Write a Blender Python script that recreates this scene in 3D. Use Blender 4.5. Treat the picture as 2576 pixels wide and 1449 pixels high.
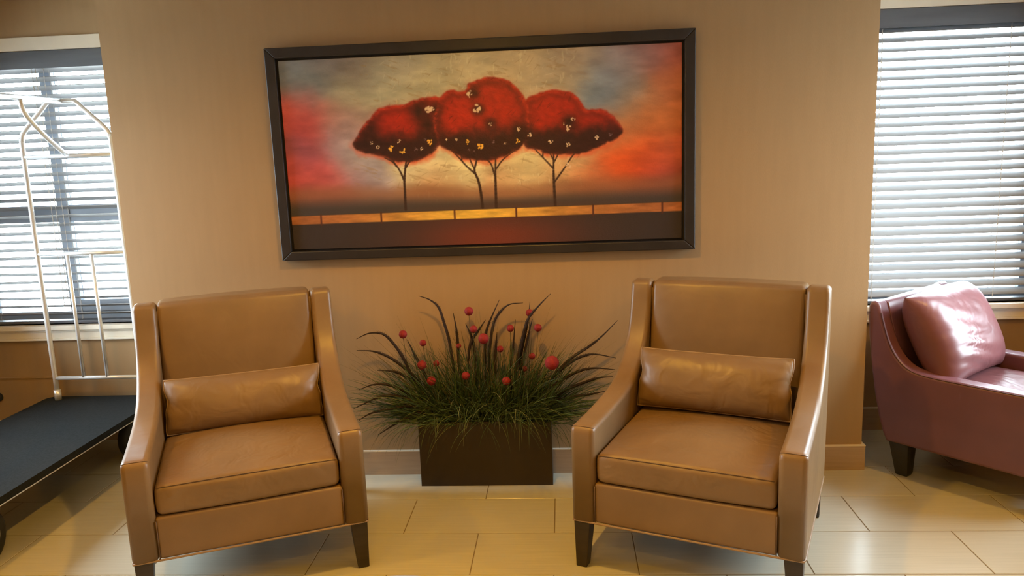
import bpy, bmesh, math, random
import numpy as np
from mathutils import Vector, Matrix

for o in list(bpy.data.objects):
    bpy.data.objects.remove(o, do_unlink=True)
scene = bpy.context.scene
COL = scene.collection

# ------------------------------------------------------------------ camera
CAM_H = 1.49
YAW, PITCH, ROLL = math.radians(3.936), math.radians(10.066), math.radians(-2.185)
F_PX = 1947.5


def camera_axes():
    cy, sy, cp, sp = math.cos(YAW), math.sin(YAW), math.cos(PITCH), math.sin(PITCH)
    f = Vector((-sy * cp, cy * cp, -sp))
    r = Vector((cy, sy, 0))
    u = r.cross(f)
    c, s = math.cos(ROLL), math.sin(ROLL)
    return c * r + s * u, -s * r + c * u, f


_r, _u, _f = camera_axes()
cam_data = bpy.data.cameras.new('camera')
cam_data.sensor_width = 36.0
cam_data.lens = 36.0 * F_PX / 2576.0
cam_data.clip_start = 0.05
cam_data.clip_end = 300
cam = bpy.data.objects.new('camera', cam_data)
COL.objects.link(cam)
cam.matrix_world = Matrix(((_r.x, _u.x, -_f.x, 0), (_r.y, _u.y, -_f.y, 0), (_r.z, _u.z, -_f.z, CAM_H), (0, 0, 0, 1)))
scene.camera = cam

# ------------------------------------------------------------------ world, exposure
world = bpy.data.worlds.new('overcast_sky')
scene.world = world
world.use_nodes = True
_bg = world.node_tree.nodes['Background']
_bg.inputs['Color'].default_value = (0.84, 0.93, 1.0, 1)
SKY = 30.0
_bg.inputs['Strength'].default_value = SKY
scene.view_settings.view_transform = 'Standard'
scene.view_settings.look = 'None'
scene.view_settings.exposure = 0.0
scene.view_settings.gamma = 1.0
scene.view_settings.use_curve_mapping = False
scene.cycles.max_bounces = 10
scene.cycles.diffuse_bounces = 5
scene.cycles.transparent_max_bounces = 12
scene.cycles.caustics_reflective = False
scene.cycles.caustics_refractive = False
scene.cycles.sample_clamp_indirect = 6.0

# daylight openings (light portals sampling the sky through the two windows and two added side ones)
for px_, py_, wid, rz_ in ((-2.64, 4.12, 1.12, 0), (1.97, 4.12, 1.02, 0), (-3.34, 3.1, 1.0, 90), (2.67, 3.1, 1.0, -90)):
    ld = bpy.data.lights.new('window_portal', 'AREA')
    ld.shape = 'RECTANGLE'
    ld.size, ld.size_y = wid, 1.42
    ld.cycles.is_portal = True
    lo = bpy.data.objects.new('window_portal', ld)
    COL.objects.link(lo)
    lo.location = (px_, py_, 1.37)
    lo.rotation_euler = (math.radians(-90), 0, math.radians(rz_))

WARM = (1.0, 0.50, 0.05)
LAMP_W = 86.0
# x, y and share of power of the recessed ceiling downlights
DOWNLIGHTS = [(-2.15, 2.05, 0.65), (-0.35, 2.25, 1.1), (2.05, 2.35, 0.7), (-2.15, 0.3, 0.9), (-0.35, 0.3, 0.9), (2.05, 0.3, 0.9)]
CEIL = 2.335

# ------------------------------------------------------------------ helpers


def mesh_obj(name, verts, faces, mat=None, parent=None, smooth=False, loc=None, rot=None):
    me = bpy.data.meshes.new(name)
    me.from_pydata([tuple(v) for v in verts], [], [tuple(f) for f in faces])
    if mat is not None:
        me.materials.append(mat)
    if smooth:
        me.polygons.foreach_set('use_smooth', [True] * len(me.polygons))
    me.update()
    return link(name, me, parent, loc, rot)


def link(name, me, parent=None, loc=None, rot=None):
    o = bpy.data.objects.new(name, me)
    COL.objects.link(o)
    if parent is not None:
        o.parent = parent
    if loc is not None:
        o.location = loc
    if rot is not None:
        o.rotation_euler = rot
    return o


def empty(name, loc=(0, 0, 0), rotz=0.0):
    o = bpy.data.objects.new(name, None)
    o.empty_display_size = 0.1
    COL.objects.link(o)
    o.location = loc
    o.rotation_euler = (0, 0, rotz)
    return o


def tag(o, label=None, cat=None, group=None, kind=None):
    if label:
        o['label'] = label
    if cat:
        o['category'] = cat
    if group:
        o['group'] = group
    if kind:
        o['kind'] = kind
    return o


class MB:
    """collects shapes into one mesh"""

    def __init__(self):
        self.v, self.f = [], []

    def add(self, verts, faces):
        b = len(self.v)
        self.v += [tuple(p) for p in verts]
        self.f += [tuple(i + b for i in fc) for fc in faces]
        return self

    def box(self, x0, x1, y0, y1, z0, z1):
        return self.add([(x0, y0, z0), (x1, y0, z0), (x1, y1, z0), (x0, y1, z0), (x0, y0, z1), (x1, y0, z1), (x1, y1, z1), (x0, y1, z1)],
                        [(0, 3, 2, 1), (4, 5, 6, 7), (0, 1, 5, 4), (1, 2, 6, 5), (2, 3, 7, 6), (3, 0, 4, 7)])

    def tube(self, pts, r, seg=10, caps=True):
        v, f = tube_geo(pts, r, seg, caps)
        return self.add(v, f)

    def build(self, name, mat, parent=None, smooth=False, bevel=0, seg=2, angle=30):
        o = mesh_obj(name, self.v, self.f, mat, parent, smooth)
        if bevel:
            m = o.modifiers.new('bevel', 'BEVEL')
            m.width = bevel
            m.segments = seg
            m.limit_method = 'ANGLE'
            m.angle_limit = math.radians(angle)
            m.harden_normals = False
            o.data.polygons.foreach_set('use_smooth', [True] * len(o.data.polygons))
            w = o.modifiers.new('wn', 'WEIGHTED_NORMAL')
            w.keep_sharp = False
        return o


def catmull(pts, n=6, closed=False):
    P = [Vector(p) for p in pts]
    out = []
    m = len(P)
    rng = range(m) if closed else range(m - 1)
    for i in rng:
        if closed:
            p0, p1, p2, p3 = P[(i - 1) % m], P[i], P[(i + 1) % m], P[(i + 2) % m]
        else:
            p1, p2 = P[i], P[i + 1]
            p0 = P[i - 1] if i > 0 else p1 * 2 - p2
            p3 = P[i + 2] if i + 2 < m else p2 * 2 - p1
        for k in range(n):
            t = k / n
            out.append(0.5 * ((2 * p1) + (-p0 + p2) * t + (2 * p0 - 5 * p1 + 4 * p2 - p3) * t * t + (-p0 + 3 * p1 - 3 * p2 + p3) * t ** 3))
    if not closed:
        out.append(P[-1].copy())
    return out


def tube_geo(pts, r, seg=10, caps=True, closed=False):
    P = [Vector(p) for p in pts]
    n = len(P)
    R = list(r) if hasattr(r, '__len__') else [r] * n
    verts, faces = [], []
    nrm = None
    for i in range(n):
        if closed:
            t = (P[(i + 1) % n] - P[(i - 1) % n]).normalized()
        else:
            t = (P[min(i + 1, n - 1)] - P[max(i - 1, 0)]).normalized()
        if nrm is None:
            a = Vector((0, 0, 1)) if abs(t.z) < 0.9 else Vector((1, 0, 0))
            nrm = t.cross(a).normalized()
        else:
            nrm = (nrm - t * nrm.dot(t)).normalized()
        b = t.cross(nrm)
        for k in range(seg):
            a = 2 * math.pi * k / seg
            verts.append(P[i] + (nrm * math.cos(a) + b * math.sin(a)) * R[i])
    lim = n if closed else n - 1
    for i in range(lim):
        j = (i + 1) % n
        for k in range(seg):
            k2 = (k + 1) % seg
            faces.append((i * seg + k, i * seg + k2, j * seg + k2, j * seg + k))
    if caps and not closed:
        faces.append(tuple(range(seg - 1, -1, -1)))
        faces.append(tuple((n - 1) * seg + k for k in range(seg)))
    return verts, faces


def tube(name, pts, r, mat, parent=None, seg=10, closed=False, caps=True):
    v, f = tube_geo(pts, r, seg, caps, closed)
    return mesh_obj(name, v, f, mat, parent, True)


def rounded_box(hx, hy, hz, r, n=8, c=4, shape=None):
    """box of half sizes hx hy hz with edges rounded to radius r; shape(p, s) may move points, s = position in -1..1"""
    def axis(h):
        rr = min(r, h * 0.999)
        a = [-h + rr * (1 - math.cos(math.pi / 2 * k / c)) * 1.0 for k in range(c)]
        mid = [-(h - rr) + 2 * (h - rr) * k / n for k in range(n + 1)]
        return a + mid + [-x for x in reversed(a)]
    ax, ay, az = axis(hx), axis(hy), axis(hz)
    verts, index, faces = [], {}, []

    def vid(p):
        key = (round(p[0], 7), round(p[1], 7), round(p[2], 7))
        if key not in index:
            index[key] = len(verts)
            q = Vector((max(-(hx - min(r, hx)), min(hx - min(r, hx), p[0])), max(-(hy - min(r, hy)), min(hy - min(r, hy), p[1])), max(-(hz - min(r, hz)), min(hz - min(r, hz), p[2]))))
            d = Vector(p) - q
            if d.length > 1e-9:
                w = q + d.normalized() * r
            else:
                w = Vector(p)
            if shape:
                w = Vector(shape(w, (p[0] / hx, p[1] / hy, p[2] / hz)))
            verts.append(w)
        return index[key]

    def face(A, B, fn, flip):
        for i in range(len(A) - 1):
            for j in range(len(B) - 1):
                q = [vid(fn(A[i], B[j])), vid(fn(A[i + 1], B[j])), vid(fn(A[i + 1], B[j + 1])), vid(fn(A[i], B[j + 1]))]
                faces.append(tuple(reversed(q)) if flip else tuple(q))
    face(ax, ay, lambda a, b: (a, b, hz), False)
    face(ax, ay, lambda a, b: (a, b, -hz), True)
    face(ax, az, lambda a, b: (a, -hy, b), False)
    face(ax, az, lambda a, b: (a, hy, b), True)
    face(ay, az, lambda a, b: (hx, a, b), False)
    face(ay, az, lambda a, b: (-hx, a, b), True)
    return verts, faces


def extrude_profile(profile, x0, x1, bev=0.01, seg=3):
    """profile [(y,z)...] extruded along x with the two rims rounded"""
    n = len(profile)
    P = [Vector((p[0], p[1])) for p in profile]
    # inward normals
    area = sum(P[i].x * P[(i + 1) % n].y - P[(i + 1) % n].x * P[i].y for i in range(n))
    sgn = 1 if area > 0 else -1
    inn = []
    for i in range(n):
        d1 = (P[i] - P[i - 1]).normalized()
        d2 = (P[(i + 1) % n] - P[i]).normalized()
        n1, n2 = Vector((-d1.y, d1.x)) * sgn, Vector((-d2.y, d2.x)) * sgn
        m = (n1 + n2)
        m = m / max(0.35, m.length_squared / 2) if m.length > 1e-6 else n1
        inn.append(m)
    verts = []
    seq = [(x0 + bev * (1 - math.cos(math.pi / 2 * k / seg)), bev * (1 - math.sin(math.pi / 2 * k / seg))) for k in range(seg + 1)]
    seq2 = [(x1 - (x - x0), ins) for x, ins in reversed(seq)]
    allr = seq + seq2
    for x, ins in allr:
        for i in range(n):
            p = P[i] + inn[i] * ins
            verts.append((x, p.x, p.y))
    faces = []
    for rI in range(len(allr) - 1):
        for i in range(n):
            j = (i + 1) % n
            faces.append((rI * n + i, (rI + 1) * n + i, (rI + 1) * n + j, rI * n + j))
    faces.append(tuple(range(n)))
    faces.append(tuple((len(allr) - 1) * n + i for i in range(n - 1, -1, -1)))
    if area < 0:
        faces = [tuple(reversed(f)) for f in faces]
    return verts, faces


# ------------------------------------------------------------------ materials
def new_mat(name):
    m = bpy.data.materials.new(name)
    m.use_nodes = True
    nt = m.node_tree
    return m, nt, nt.nodes['Principled BSDF']


def principled(name, color, rough=0.5, metal=0.0, var=0.0, var_scale=8.0, bump=0.0, bump_scale=60.0, stretch=(1, 1, 1), spec=0.5, coat=0.0, world_pos=False, detail=4.0, bump_kind='noise'):
    m, nt, b = new_mat(name)
    b.inputs['Base Color'].default_value = (*color, 1)
    b.inputs['Roughness'].default_value = rough
    b.inputs['Metallic'].default_value = metal
    b.inputs['Specular IOR Level'].default_value = spec
    b.inputs['Coat Weight'].default_value = coat
    N = nt.nodes
    if var or bump:
        if world_pos:
            g = N.new('ShaderNodeNewGeometry')
            src = g.outputs['Position']
        else:
            g = N.new('ShaderNodeTexCoord')
            src = g.outputs['Object']
        mp = N.new('ShaderNodeMapping')
        mp.inputs['Scale'].default_value = stretch
        nt.links.new(src, mp.inputs['Vector'])
        if var:
            t = N.new('ShaderNodeTexNoise')
            t.inputs['Scale'].default_value = var_scale
            t.inputs['Detail'].default_value = detail
            nt.links.new(mp.outputs['Vector'], t.inputs['Vector'])
            rmp = N.new('ShaderNodeMapRange')
            rmp.inputs['From Min'].default_value = 0.25
            rmp.inputs['From Max'].default_value = 0.75
            rmp.inputs['To Min'].default_value = 1 - var
            rmp.inputs['To Max'].default_value = 1 + var
            nt.links.new(t.outputs['Fac'], rmp.inputs['Value'])
            mx = N.new('ShaderNodeMix')
            mx.data_type = 'RGBA'
            mx.blend_type = 'MULTIPLY'
            mx.inputs['Factor'].default_value = 1.0
            mx.inputs['A'].default_value = (*color, 1)
            nt.links.new(rmp.outputs['Result'], mx.inputs['B'])
            nt.links.new(mx.outputs['Result'], b.inputs['Base Color'])
        if bump:
            if bump_kind == 'voronoi':
                t2 = N.new('ShaderNodeTexVoronoi')
                t2.feature = 'DISTANCE_TO_EDGE'
                out = t2.outputs['Distance']
            else:
                t2 = N.new('ShaderNodeTexNoise')
                t2.inputs['Detail'].default_value = 3.0
                out = t2.outputs['Fac']
            t2.inputs['Scale'].default_value = bump_scale
            nt.links.new(mp.outputs['Vector'], t2.inputs['Vector'])
            bp = N.new('ShaderNodeBump')
            bp.inputs['Strength'].default_value = bump
            bp.inputs['Distance'].default_value = 0.004
            nt.links.new(out, bp.inputs['Height'])
            nt.links.new(bp.outputs['Normal'], b.inputs['Normal'])
    return m


def leather(name, color, rough=0.36, wrinkle=0.35, wscale=9.0):
    """hide with fine grain, soft creases and slight colour drift"""
    m, nt, b = new_mat(name)
    N = nt.nodes
    tc = N.new('ShaderNodeTexCoord')
    n1 = N.new('ShaderNodeTexNoise')
    n1.inputs['Scale'].default_value = 5.0
    n1.inputs['Detail'].default_value = 3.0
    nt.links.new(tc.outputs['Object'], n1.inputs['Vector'])
    cr = N.new('ShaderNodeMapRange')
    cr.inputs['From Min'].default_value = 0.3
    cr.inputs['From Max'].default_value = 0.7
    cr.inputs['To Min'].default_value = 0.88
    cr.inputs['To Max'].default_value = 1.12
    nt.links.new(n1.outputs['Fac'], cr.inputs['Value'])
    mx = N.new('ShaderNodeMix')
    mx.data_type = 'RGBA'
    mx.blend_type = 'MULTIPLY'
    mx.inputs['Factor'].default_value = 1.0
    mx.inputs['A'].default_value = (*color, 1)
    nt.links.new(cr.outputs['Result'], mx.inputs['B'])
    nt.links.new(mx.outputs['Result'], b.inputs['Base Color'])
    b.inputs['Roughness'].default_value = rough
    b.inputs['Specular IOR Level'].default_value = 0.5
    v = N.new('ShaderNodeTexVoronoi')
    v.feature = 'DISTANCE_TO_EDGE'
    v.inputs['Scale'].default_value = 260.0
    nt.links.new(tc.outputs['Object'], v.inputs['Vector'])
    w = N.new('ShaderNodeTexNoise')
    w.inputs['Scale'].default_value = wscale
    w.inputs['Detail'].default_value = 2.0
    w.inputs['Distortion'].default_value = 0.8
    nt.links.new(tc.outputs['Object'], w.inputs['Vector'])
    b1 = N.new('ShaderNodeBump')
    b1.inputs['Strength'].default_value = 0.12
    b1.inputs['Distance'].default_value = 0.001
    nt.links.new(v.outputs['Distance'], b1.inputs['Height'])
    b2 = N.new('ShaderNodeBump')
    b2.inputs['Strength'].default_value = wrinkle
    b2.inputs['Distance'].default_value = 0.012
    nt.links.new(w.outputs['Fac'], b2.inputs['Height'])
    nt.links.new(b1.outputs['Normal'], b2.inputs['Normal'])
    nt.links.new(b2.outputs['Normal'], b.inputs['Normal'])
    return m


def attr_mat(name, attr, rough=0.5, spec=0.3, bump=0.0, bump_scale=100.0):
    m, nt, b = new_mat(name)
    N = nt.nodes
    a = N.new('ShaderNodeAttribute')
    a.attribute_name = attr
    nt.links.new(a.outputs['Color'], b.inputs['Base Color'])
    b.inputs['Roughness'].default_value = rough
    b.inputs['Specular IOR Level'].default_value = spec
    if bump:
        tc = N.new('ShaderNodeTexCoord')
        t = N.new('ShaderNodeTexNoise')
        t.inputs['Scale'].default_value = bump_scale
        t.inputs['Detail'].default_value = 5
        nt.links.new(tc.outputs['Object'], t.inputs['Vector'])
        bp = N.new('ShaderNodeBump')
        bp.inputs['Strength'].default_value = bump
        bp.inputs['Distance'].default_value = 0.003
        nt.links.new(t.outputs['Fac'], bp.inputs['Height'])
        nt.links.new(bp.outputs['Normal'], b.inputs['Normal'])
    return m


def pane_mat():
    m = bpy.data.materials.new('window_glass')
    m.use_nodes = True
    nt = m.node_tree
    nt.nodes.clear()
    out = nt.nodes.new('ShaderNodeOutputMaterial')
    mix = nt.nodes.new('ShaderNodeMixShader')
    tr = nt.nodes.new('ShaderNodeBsdfTransparent')
    tr.inputs['Color'].default_value = (0.93, 0.97, 0.98, 1)
    gl = nt.nodes.new('ShaderNodeBsdfGlossy')
    gl.inputs['Roughness'].default_value = 0.02
    fr = nt.nodes.new('ShaderNodeFresnel')
    fr.inputs['IOR'].default_value = 1.3
    nt.links.new(fr.outputs['Fac'], mix.inputs['Fac'])
    nt.links.new(tr.outputs['BSDF'], mix.inputs[1])
    nt.links.new(gl.outputs['BSDF'], mix.inputs[2])
    nt.links.new(mix.outputs['Shader'], out.inputs['Surface'])
    return m


M = {}
M['wall'] = principled('wall_vinyl', (0.37, 0.250, 0.132), 0.6, var=0.03, var_scale=6, stretch=(6, 6, 0.6), bump=0.12, bump_scale=140, world_pos=True, spec=0.25)
M['ceiling'] = principled('ceiling_paint', (0.80, 0.77, 0.72), 0.9, bump=0.1, bump_scale=200)
M['tile'] = principled('porcelain_tile', (0.53, 0.52, 0.43), 0.22, var=0.06, var_scale=5, stretch=(0.8, 26, 1), bump=0.03, bump_scale=30, world_pos=True, spec=0.5)
M['grout'] = principled('grout', (0.20, 0.15, 0.09), 0.9, var=0.1, world_pos=True)
M['base_tile'] = principled('baseboard_tile', (0.44, 0.32, 0.22), 0.35, var=0.08, var_scale=5, stretch=(1, 1, 20), world_pos=True)
M['edge'] = principled('edge_strip', (0.78, 0.70, 0.56), 0.3, var=0.02, world_pos=True)
M['white_trim'] = principled('painted_trim', (0.80, 0.76, 0.66), 0.4, var=0.03, world_pos=True)
M['dark_wood'] = principled('espresso_wood', (0.030, 0.020, 0.014), 0.42, var=0.25, var_scale=4, stretch=(1, 1, 14), bump=0.05, bump_scale=60)
M['frame_wood'] = principled('frame_black_brown', (0.017, 0.013, 0.012), 0.45, var=0.25, var_scale=10, bump=0.05, bump_scale=50)
M['liner'] = principled('frame_liner', (0.010, 0.008, 0.008), 0.6, var=0.1)
M['slat'] = principled('slat_wood', (0.29, 0.285, 0.285), 0.5, var=0.12, var_scale=3, stretch=(1, 20, 20))
M['valance'] = principled('valance_wood', (0.085, 0.09, 0.105), 0.45, var=0.15, var_scale=3, stretch=(1, 12, 12))  # dark wood, with the bluish veil of window glare mixed into its colour
M['cord'] = principled('ladder_cord', (0.55, 0.52, 0.48), 0.8, var=0.05)
M['sash'] = principled('window_sash', (0.27, 0.31, 0.37), 0.5, var=0.05)  # dark frames lightened toward blue to imitate glare from the windows
M['glass'] = pane_mat()
M['tan'] = leather('tan_leather', (0.205, 0.125, 0.056), 0.40, 0.25, 8.0)
M['tan_soft'] = leather('tan_leather_soft', (0.205, 0.125, 0.056), 0.42, 0.6, 11.0)
M['tan_welt'] = principled('tan_welt', (0.28, 0.185, 0.105), 0.42, var=0.06, var_scale=30)
M['tan_seam'] = principled('tan_seam', (0.10, 0.055, 0.025), 0.6, var=0.1)
M['red'] = leather('red_leather', (0.150, 0.060, 0.074), 0.34, 0.18, 6.0)
M['red_soft'] = leather('red_leather_soft', (0.165, 0.062, 0.066), 0.34, 0.55, 8.0)
M['red_seam'] = principled('red_seam', (0.06, 0.015, 0.018), 0.5, var=0.1)
M['black_leg'] = principled('black_leg', (0.020, 0.018, 0.016), 0.4, var=0.2)
M['steel'] = principled('brushed_steel', (0.80, 0.81, 0.82), 0.30, metal=0.5, var=0.04, var_scale=30)
M['chrome'] = principled('chrome', (0.75, 0.72, 0.66), 0.15, metal=1.0, var=0.03)
M['carpet'] = principled('deck_carpet', (0.023, 0.026, 0.028), 1.0, var=0.2, var_scale=120, bump=0.4, bump_scale=400, spec=0.05)
M['deck_edge'] = principled('deck_edge', (0.03, 0.03, 0.03), 0.5, var=0.1)
M['rubber'] = principled('black_rubber', (0.018, 0.018, 0.018), 0.7, var=0.15)
M['planter'] = principled('dark_planter', (0.032, 0.021, 0.013), 0.5, var=0.15, var_scale=6, bump=0.05, bump_scale=80)
M['soil'] = principled('soil', (0.02, 0.014, 0.008), 0.95, var=0.3, var_scale=60, bump=0.6, bump_scale=150)
M['plume'] = principled('plume', (0.022, 0.011, 0.010), 0.8, var=0.3, var_scale=60)
M['ball'] = principled('red_ball', (0.22, 0.007, 0.009), 0.75, var=0.25, var_scale=90, bump=0.5, bump_scale=180)
M['stem'] = principled('stem', (0.06, 0.05, 0.02), 0.8, var=0.2)
M['lamp_trim'] = principled('lamp_trim', (0.8, 0.78, 0.74), 0.4, var=0.02)
M['table'] = principled('table_laminate', (0.34, 0.32, 0.30), 0.35, var=0.06, var_scale=5)
M['paving'] = principled('paving', (0.42, 0.41, 0.39), 0.9, var=0.1, var_scale=1.0, world_pos=True)
M['blade'] = attr_mat('grass_blade', 'tint', 0.55, 0.3)
M['canvas'] = attr_mat('painted_canvas', 'paint', 0.42, 0.35, bump=0.35, bump_scale=140)
lm, nt_, b_ = new_mat('lamp_glow')
b_.inputs['Base Color'].default_value = (0.9, 0.8, 0.6, 1)
b_.inputs['Emission Color'].default_value = (*WARM, 1)
b_.inputs['Emission Strength'].default_value = 6.0
M['glow'] = lm

# ------------------------------------------------------------------ the room
PX0, PX1, PY, WY = -2.011, 1.326, 3.425, 3.93      # pier edges, pier face, window wall
RXL, RXR, RY0 = -3.22, 2.55, -3.2


def struct(o):
    o['kind'] = 'structure'
    return o


# floor: grout bed with porcelain tiles laid in running bond
TL, TW, G = 0.604, 0.3055, 0.0034
TY0, TX0 = 2.84, -0.668
floor = struct(MB().box(RXL, RXR, RY0, WY + 0.15, -0.06, -0.0016).build('floor', M['grout']))
tile_me = None
rows = range(-5, 4)
for r_ in rows:
    y0 = TY0 + r_ * TW
    off = TX0 if r_ % 2 == 0 else TX0 + TL / 2
    k0 = math.ceil((RXL - off) / TL)
    k1 = math.floor((RXR - off) / TL)
    for k in range(k0, k1):
        if tile_me is None:
            t = MB().box(-TL / 2 + G / 2, TL / 2 - G / 2, -TW / 2 + G / 2, TW / 2 - G / 2, -0.010, 0.0).build('tile', M['tile'], floor)
            bm = bmesh.new()
            bm.from_mesh(t.data)
            bmesh.ops.bevel(bm, geom=[e for e in bm.edges if all(v.co.z > -0.001 for v in e.verts)], offset=0.0012, segments=1, affect='EDGES')
            bm.to_mesh(t.data)
            bm.free()
            tile_me = t.data
        else:
            t = link('tile', tile_me, floor)
        t.location = (off + (k + 0.5) * TL, y0 + TW / 2, 0)
# the rest of the floor, out of sight behind the viewer and along the side walls
mb = MB()
ya = TY0 - 5 * TW
yb = TY0 + 4 * TW
for r_ in range(-20, 4):
    y0 = TY0 + r_ * TW
    off = TX0 if r_ % 2 == 0 else TX0 + TL / 2
    for k in range(math.floor((RXL - off) / TL), math.ceil((RXR - off) / TL) + 1):
        inside = (r_ >= -5) and (math.ceil((RXL - off) / TL) <= k < math.floor((RXR - off) / TL))
        if inside:
            continue
        x0, x1 = max(RXL, off + k * TL + G / 2), min(RXR, off + (k + 1) * TL - G / 2)
        yy0, yy1 = max(RY0, y0 + G / 2), y0 + TW - G / 2
        if x1 - x0 > 0.01 and yy1 - yy0 > 0.01:
            mb.box(x0, x1, yy0, yy1, -0.010, 0)
o = mb.build('outer_tiles', M['tile'], floor)
o['kind'] = 'stuff'

struct(MB().box(RXL, RXR, RY0, WY + 0.15, CEIL, CEIL + 0.1).build('ceiling', M['ceiling']))
struct(MB().box(PX0, PX1, PY, WY + 0.15, 0, CEIL).build('wall_pier', M['wall']))
# side walls, each with an unseen window added for cool daylight on the pier
SW0, SW1 = 2.6, 3.6
for side, xa in (('left', RXL - 0.1), ('right', RXR)):
    m = MB()
    m.box(xa, xa + 0.1, RY0, WY + 0.15, 0, 0.655)
    m.box(xa, xa + 0.1, RY0, WY + 0.15, 2.08, CEIL)
    m.box(xa, xa + 0.1, RY0, SW0, 0.655, 2.08)
    m.box(xa, xa + 0.1, SW1, WY + 0.15, 0.655, 2.08)
    struct(m.build('wall_' + side, M['wall']))
struct(MB().box(RXL, RXR, RY0 - 0.1, RY0, 0, CEIL).build('wall_rear', M['wall']))
# window walls with openings
WIN = [('left', RXL, PX0, -3.20, -2.08), ('right', PX1, RXR, 1.46, 2.48)]
SILL, HEAD = 0.655, 2.08
for side, xa, xb, wa, wb in WIN:
    m = MB()
    m.box(xa, xb, WY, WY + 0.15, 0, SILL)
    m.box(xa, xb, WY, WY + 0.15, HEAD, CEIL)
    m.box(xa, wa, WY, WY + 0.15, SILL, HEAD)
    m.box(wb, xb, WY, WY + 0.15, SILL, HEAD)
    struct(m.build('wall_window_' + side, M['wall']))

# baseboards with a pale edge strip
BH = 0.118


def baseboard(name, boxes):
    m, e = MB(), MB()
    for (x0, x1, y0, y1) in boxes:
        m.box(x0, x1, y0, y1, 0, BH - 0.004)
        e.box(x0 - 0.0008, x1 + 0.0008, y0 - 0.0008, y1, BH - 0.004, BH + 0.001)
    o = struct(m.build(name, M['base_tile']))
    e.build('edge_strip', M['edge'], o)
    return o


baseboard('baseboard_pier', [(PX0 - 0.013, PX1 + 0.013, PY - 0.013, PY), (PX0 - 0.013, PX0, PY, WY), (PX1, PX1 + 0.013, PY, WY)])
baseboard('baseboard_left', [(RXL, PX0 - 0.013, WY - 0.013, WY)])
baseboard('baseboard_right', [(PX1 + 0.013, RXR, WY - 0.013, WY)])
# window trim: head casing, stool and apron; low ledge line on the left window wall
n_ = 1
for side, xa, xb, wa, wb in WIN:
    m = MB()
    m.box(max(wa - 0.06, xa + .002), min(wb + 0.06, xb - .002), WY - 0.018, WY, HEAD, HEAD + 0.066)
    struct(m.build('trim_%d' % n_, M['white_trim'], bevel=0.003))
    n_ += 1
    m = MB()
    x0, x1 = max(wa - 0.09, xa + .002), min(wb + 0.06, xb - .002)
    m.box(x0, x1, WY - 0.040, WY + 0.055, SILL - 0.024, SILL)
    m.box(x0 + 0.01, x1 - .01, WY - 0.026, WY, SILL - 0.036, SILL - 0.024)
    m.box(x0 + 0.015, x1 - .015, WY - 0.018, WY, SILL - 0.072, SILL - 0.036)
    m.box(x0 + 0.015, x1 - .015, WY - 0.024, WY, SILL - 0.084, SILL - 0.072)
    struct(m.build('trim_%d' % n_, M['white_trim'], bevel=0.002))
    n_ += 1
struct(MB().box(RXL, PX0, WY - 0.006, WY, 0.357, 0.363).build('trim_%d' % n_, M['wall']))

# windows: dark sash frames with panes
WN = [(-3.20, -2.08, -2.69), (1.46, 2.48, 2.335)]
for i, (wa, wb, mu) in enumerate(WN):
    w = empty('window_%d' % (i + 1), ((wa + wb) / 2, WY + 0.11, SILL))
    struct(w)
    ox = (wa + wb) / 2
    y0, y1 = 0.0, 0.04
    H = HEAD - SILL
    m = MB()
    m.box(wa - ox, wa - ox + 0.05, y0, y1, 0, H)
    m.box(wb - ox - 0.05, wb - ox, y0, y1, 0, H)
    m.box(wa - ox + .05, wb - ox - .05, y0, y1, 0, 0.05)
    m.box(wa - ox + .05, wb - ox - .05, y0, y1, H - 0.05, H)
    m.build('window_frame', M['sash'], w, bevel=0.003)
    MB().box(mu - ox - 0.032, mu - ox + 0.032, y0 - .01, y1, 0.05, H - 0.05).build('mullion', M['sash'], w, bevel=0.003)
    for xa_, xb_ in ((wa - ox + .05, mu - ox - .032), (mu - ox + .032, wb - ox - .05)):
        if i == 0:
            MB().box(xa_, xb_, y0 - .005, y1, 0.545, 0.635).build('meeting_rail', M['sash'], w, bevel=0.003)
        for za, zb_ in (((0.05, 0.545), (0.635, H - .05)) if i == 0 else ((0.05, H - .05),)):
            MB().box(xa_, xb_, 0.018, 0.022, za, zb_).build('pane', M['glass'], w)
    if i == 0:
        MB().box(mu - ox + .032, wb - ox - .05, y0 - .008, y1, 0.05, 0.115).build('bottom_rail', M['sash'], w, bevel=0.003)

for i, xa in ((3, RXL - 0.06), (4, RXR + 0.06)):  # unseen side windows, added to bring cool daylight onto the wall ends
    w = struct(empty('window_%d' % i, (xa, (SW0 + SW1) / 2, SILL)))
    hwn, H = (SW1 - SW0) / 2, HEAD - SILL
    m = MB()
    m.box(-0.02, 0.02, -hwn, -hwn + 0.05, 0, H)
    m.box(-0.02, 0.02, hwn - 0.05, hwn, 0, H)
    m.box(-0.02, 0.02, -hwn + 0.05, hwn - 0.05, 0, 0.05)
    m.box(-0.02, 0.02, -hwn + 0.05, hwn - 0.05, H - 0.05, H)
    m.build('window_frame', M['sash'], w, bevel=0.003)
    MB().box(-0.002, 0.002, -hwn + 0.05, hwn - 0.05, 0.05, H - 0.05).build('pane', M['glass'], w)

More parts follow.
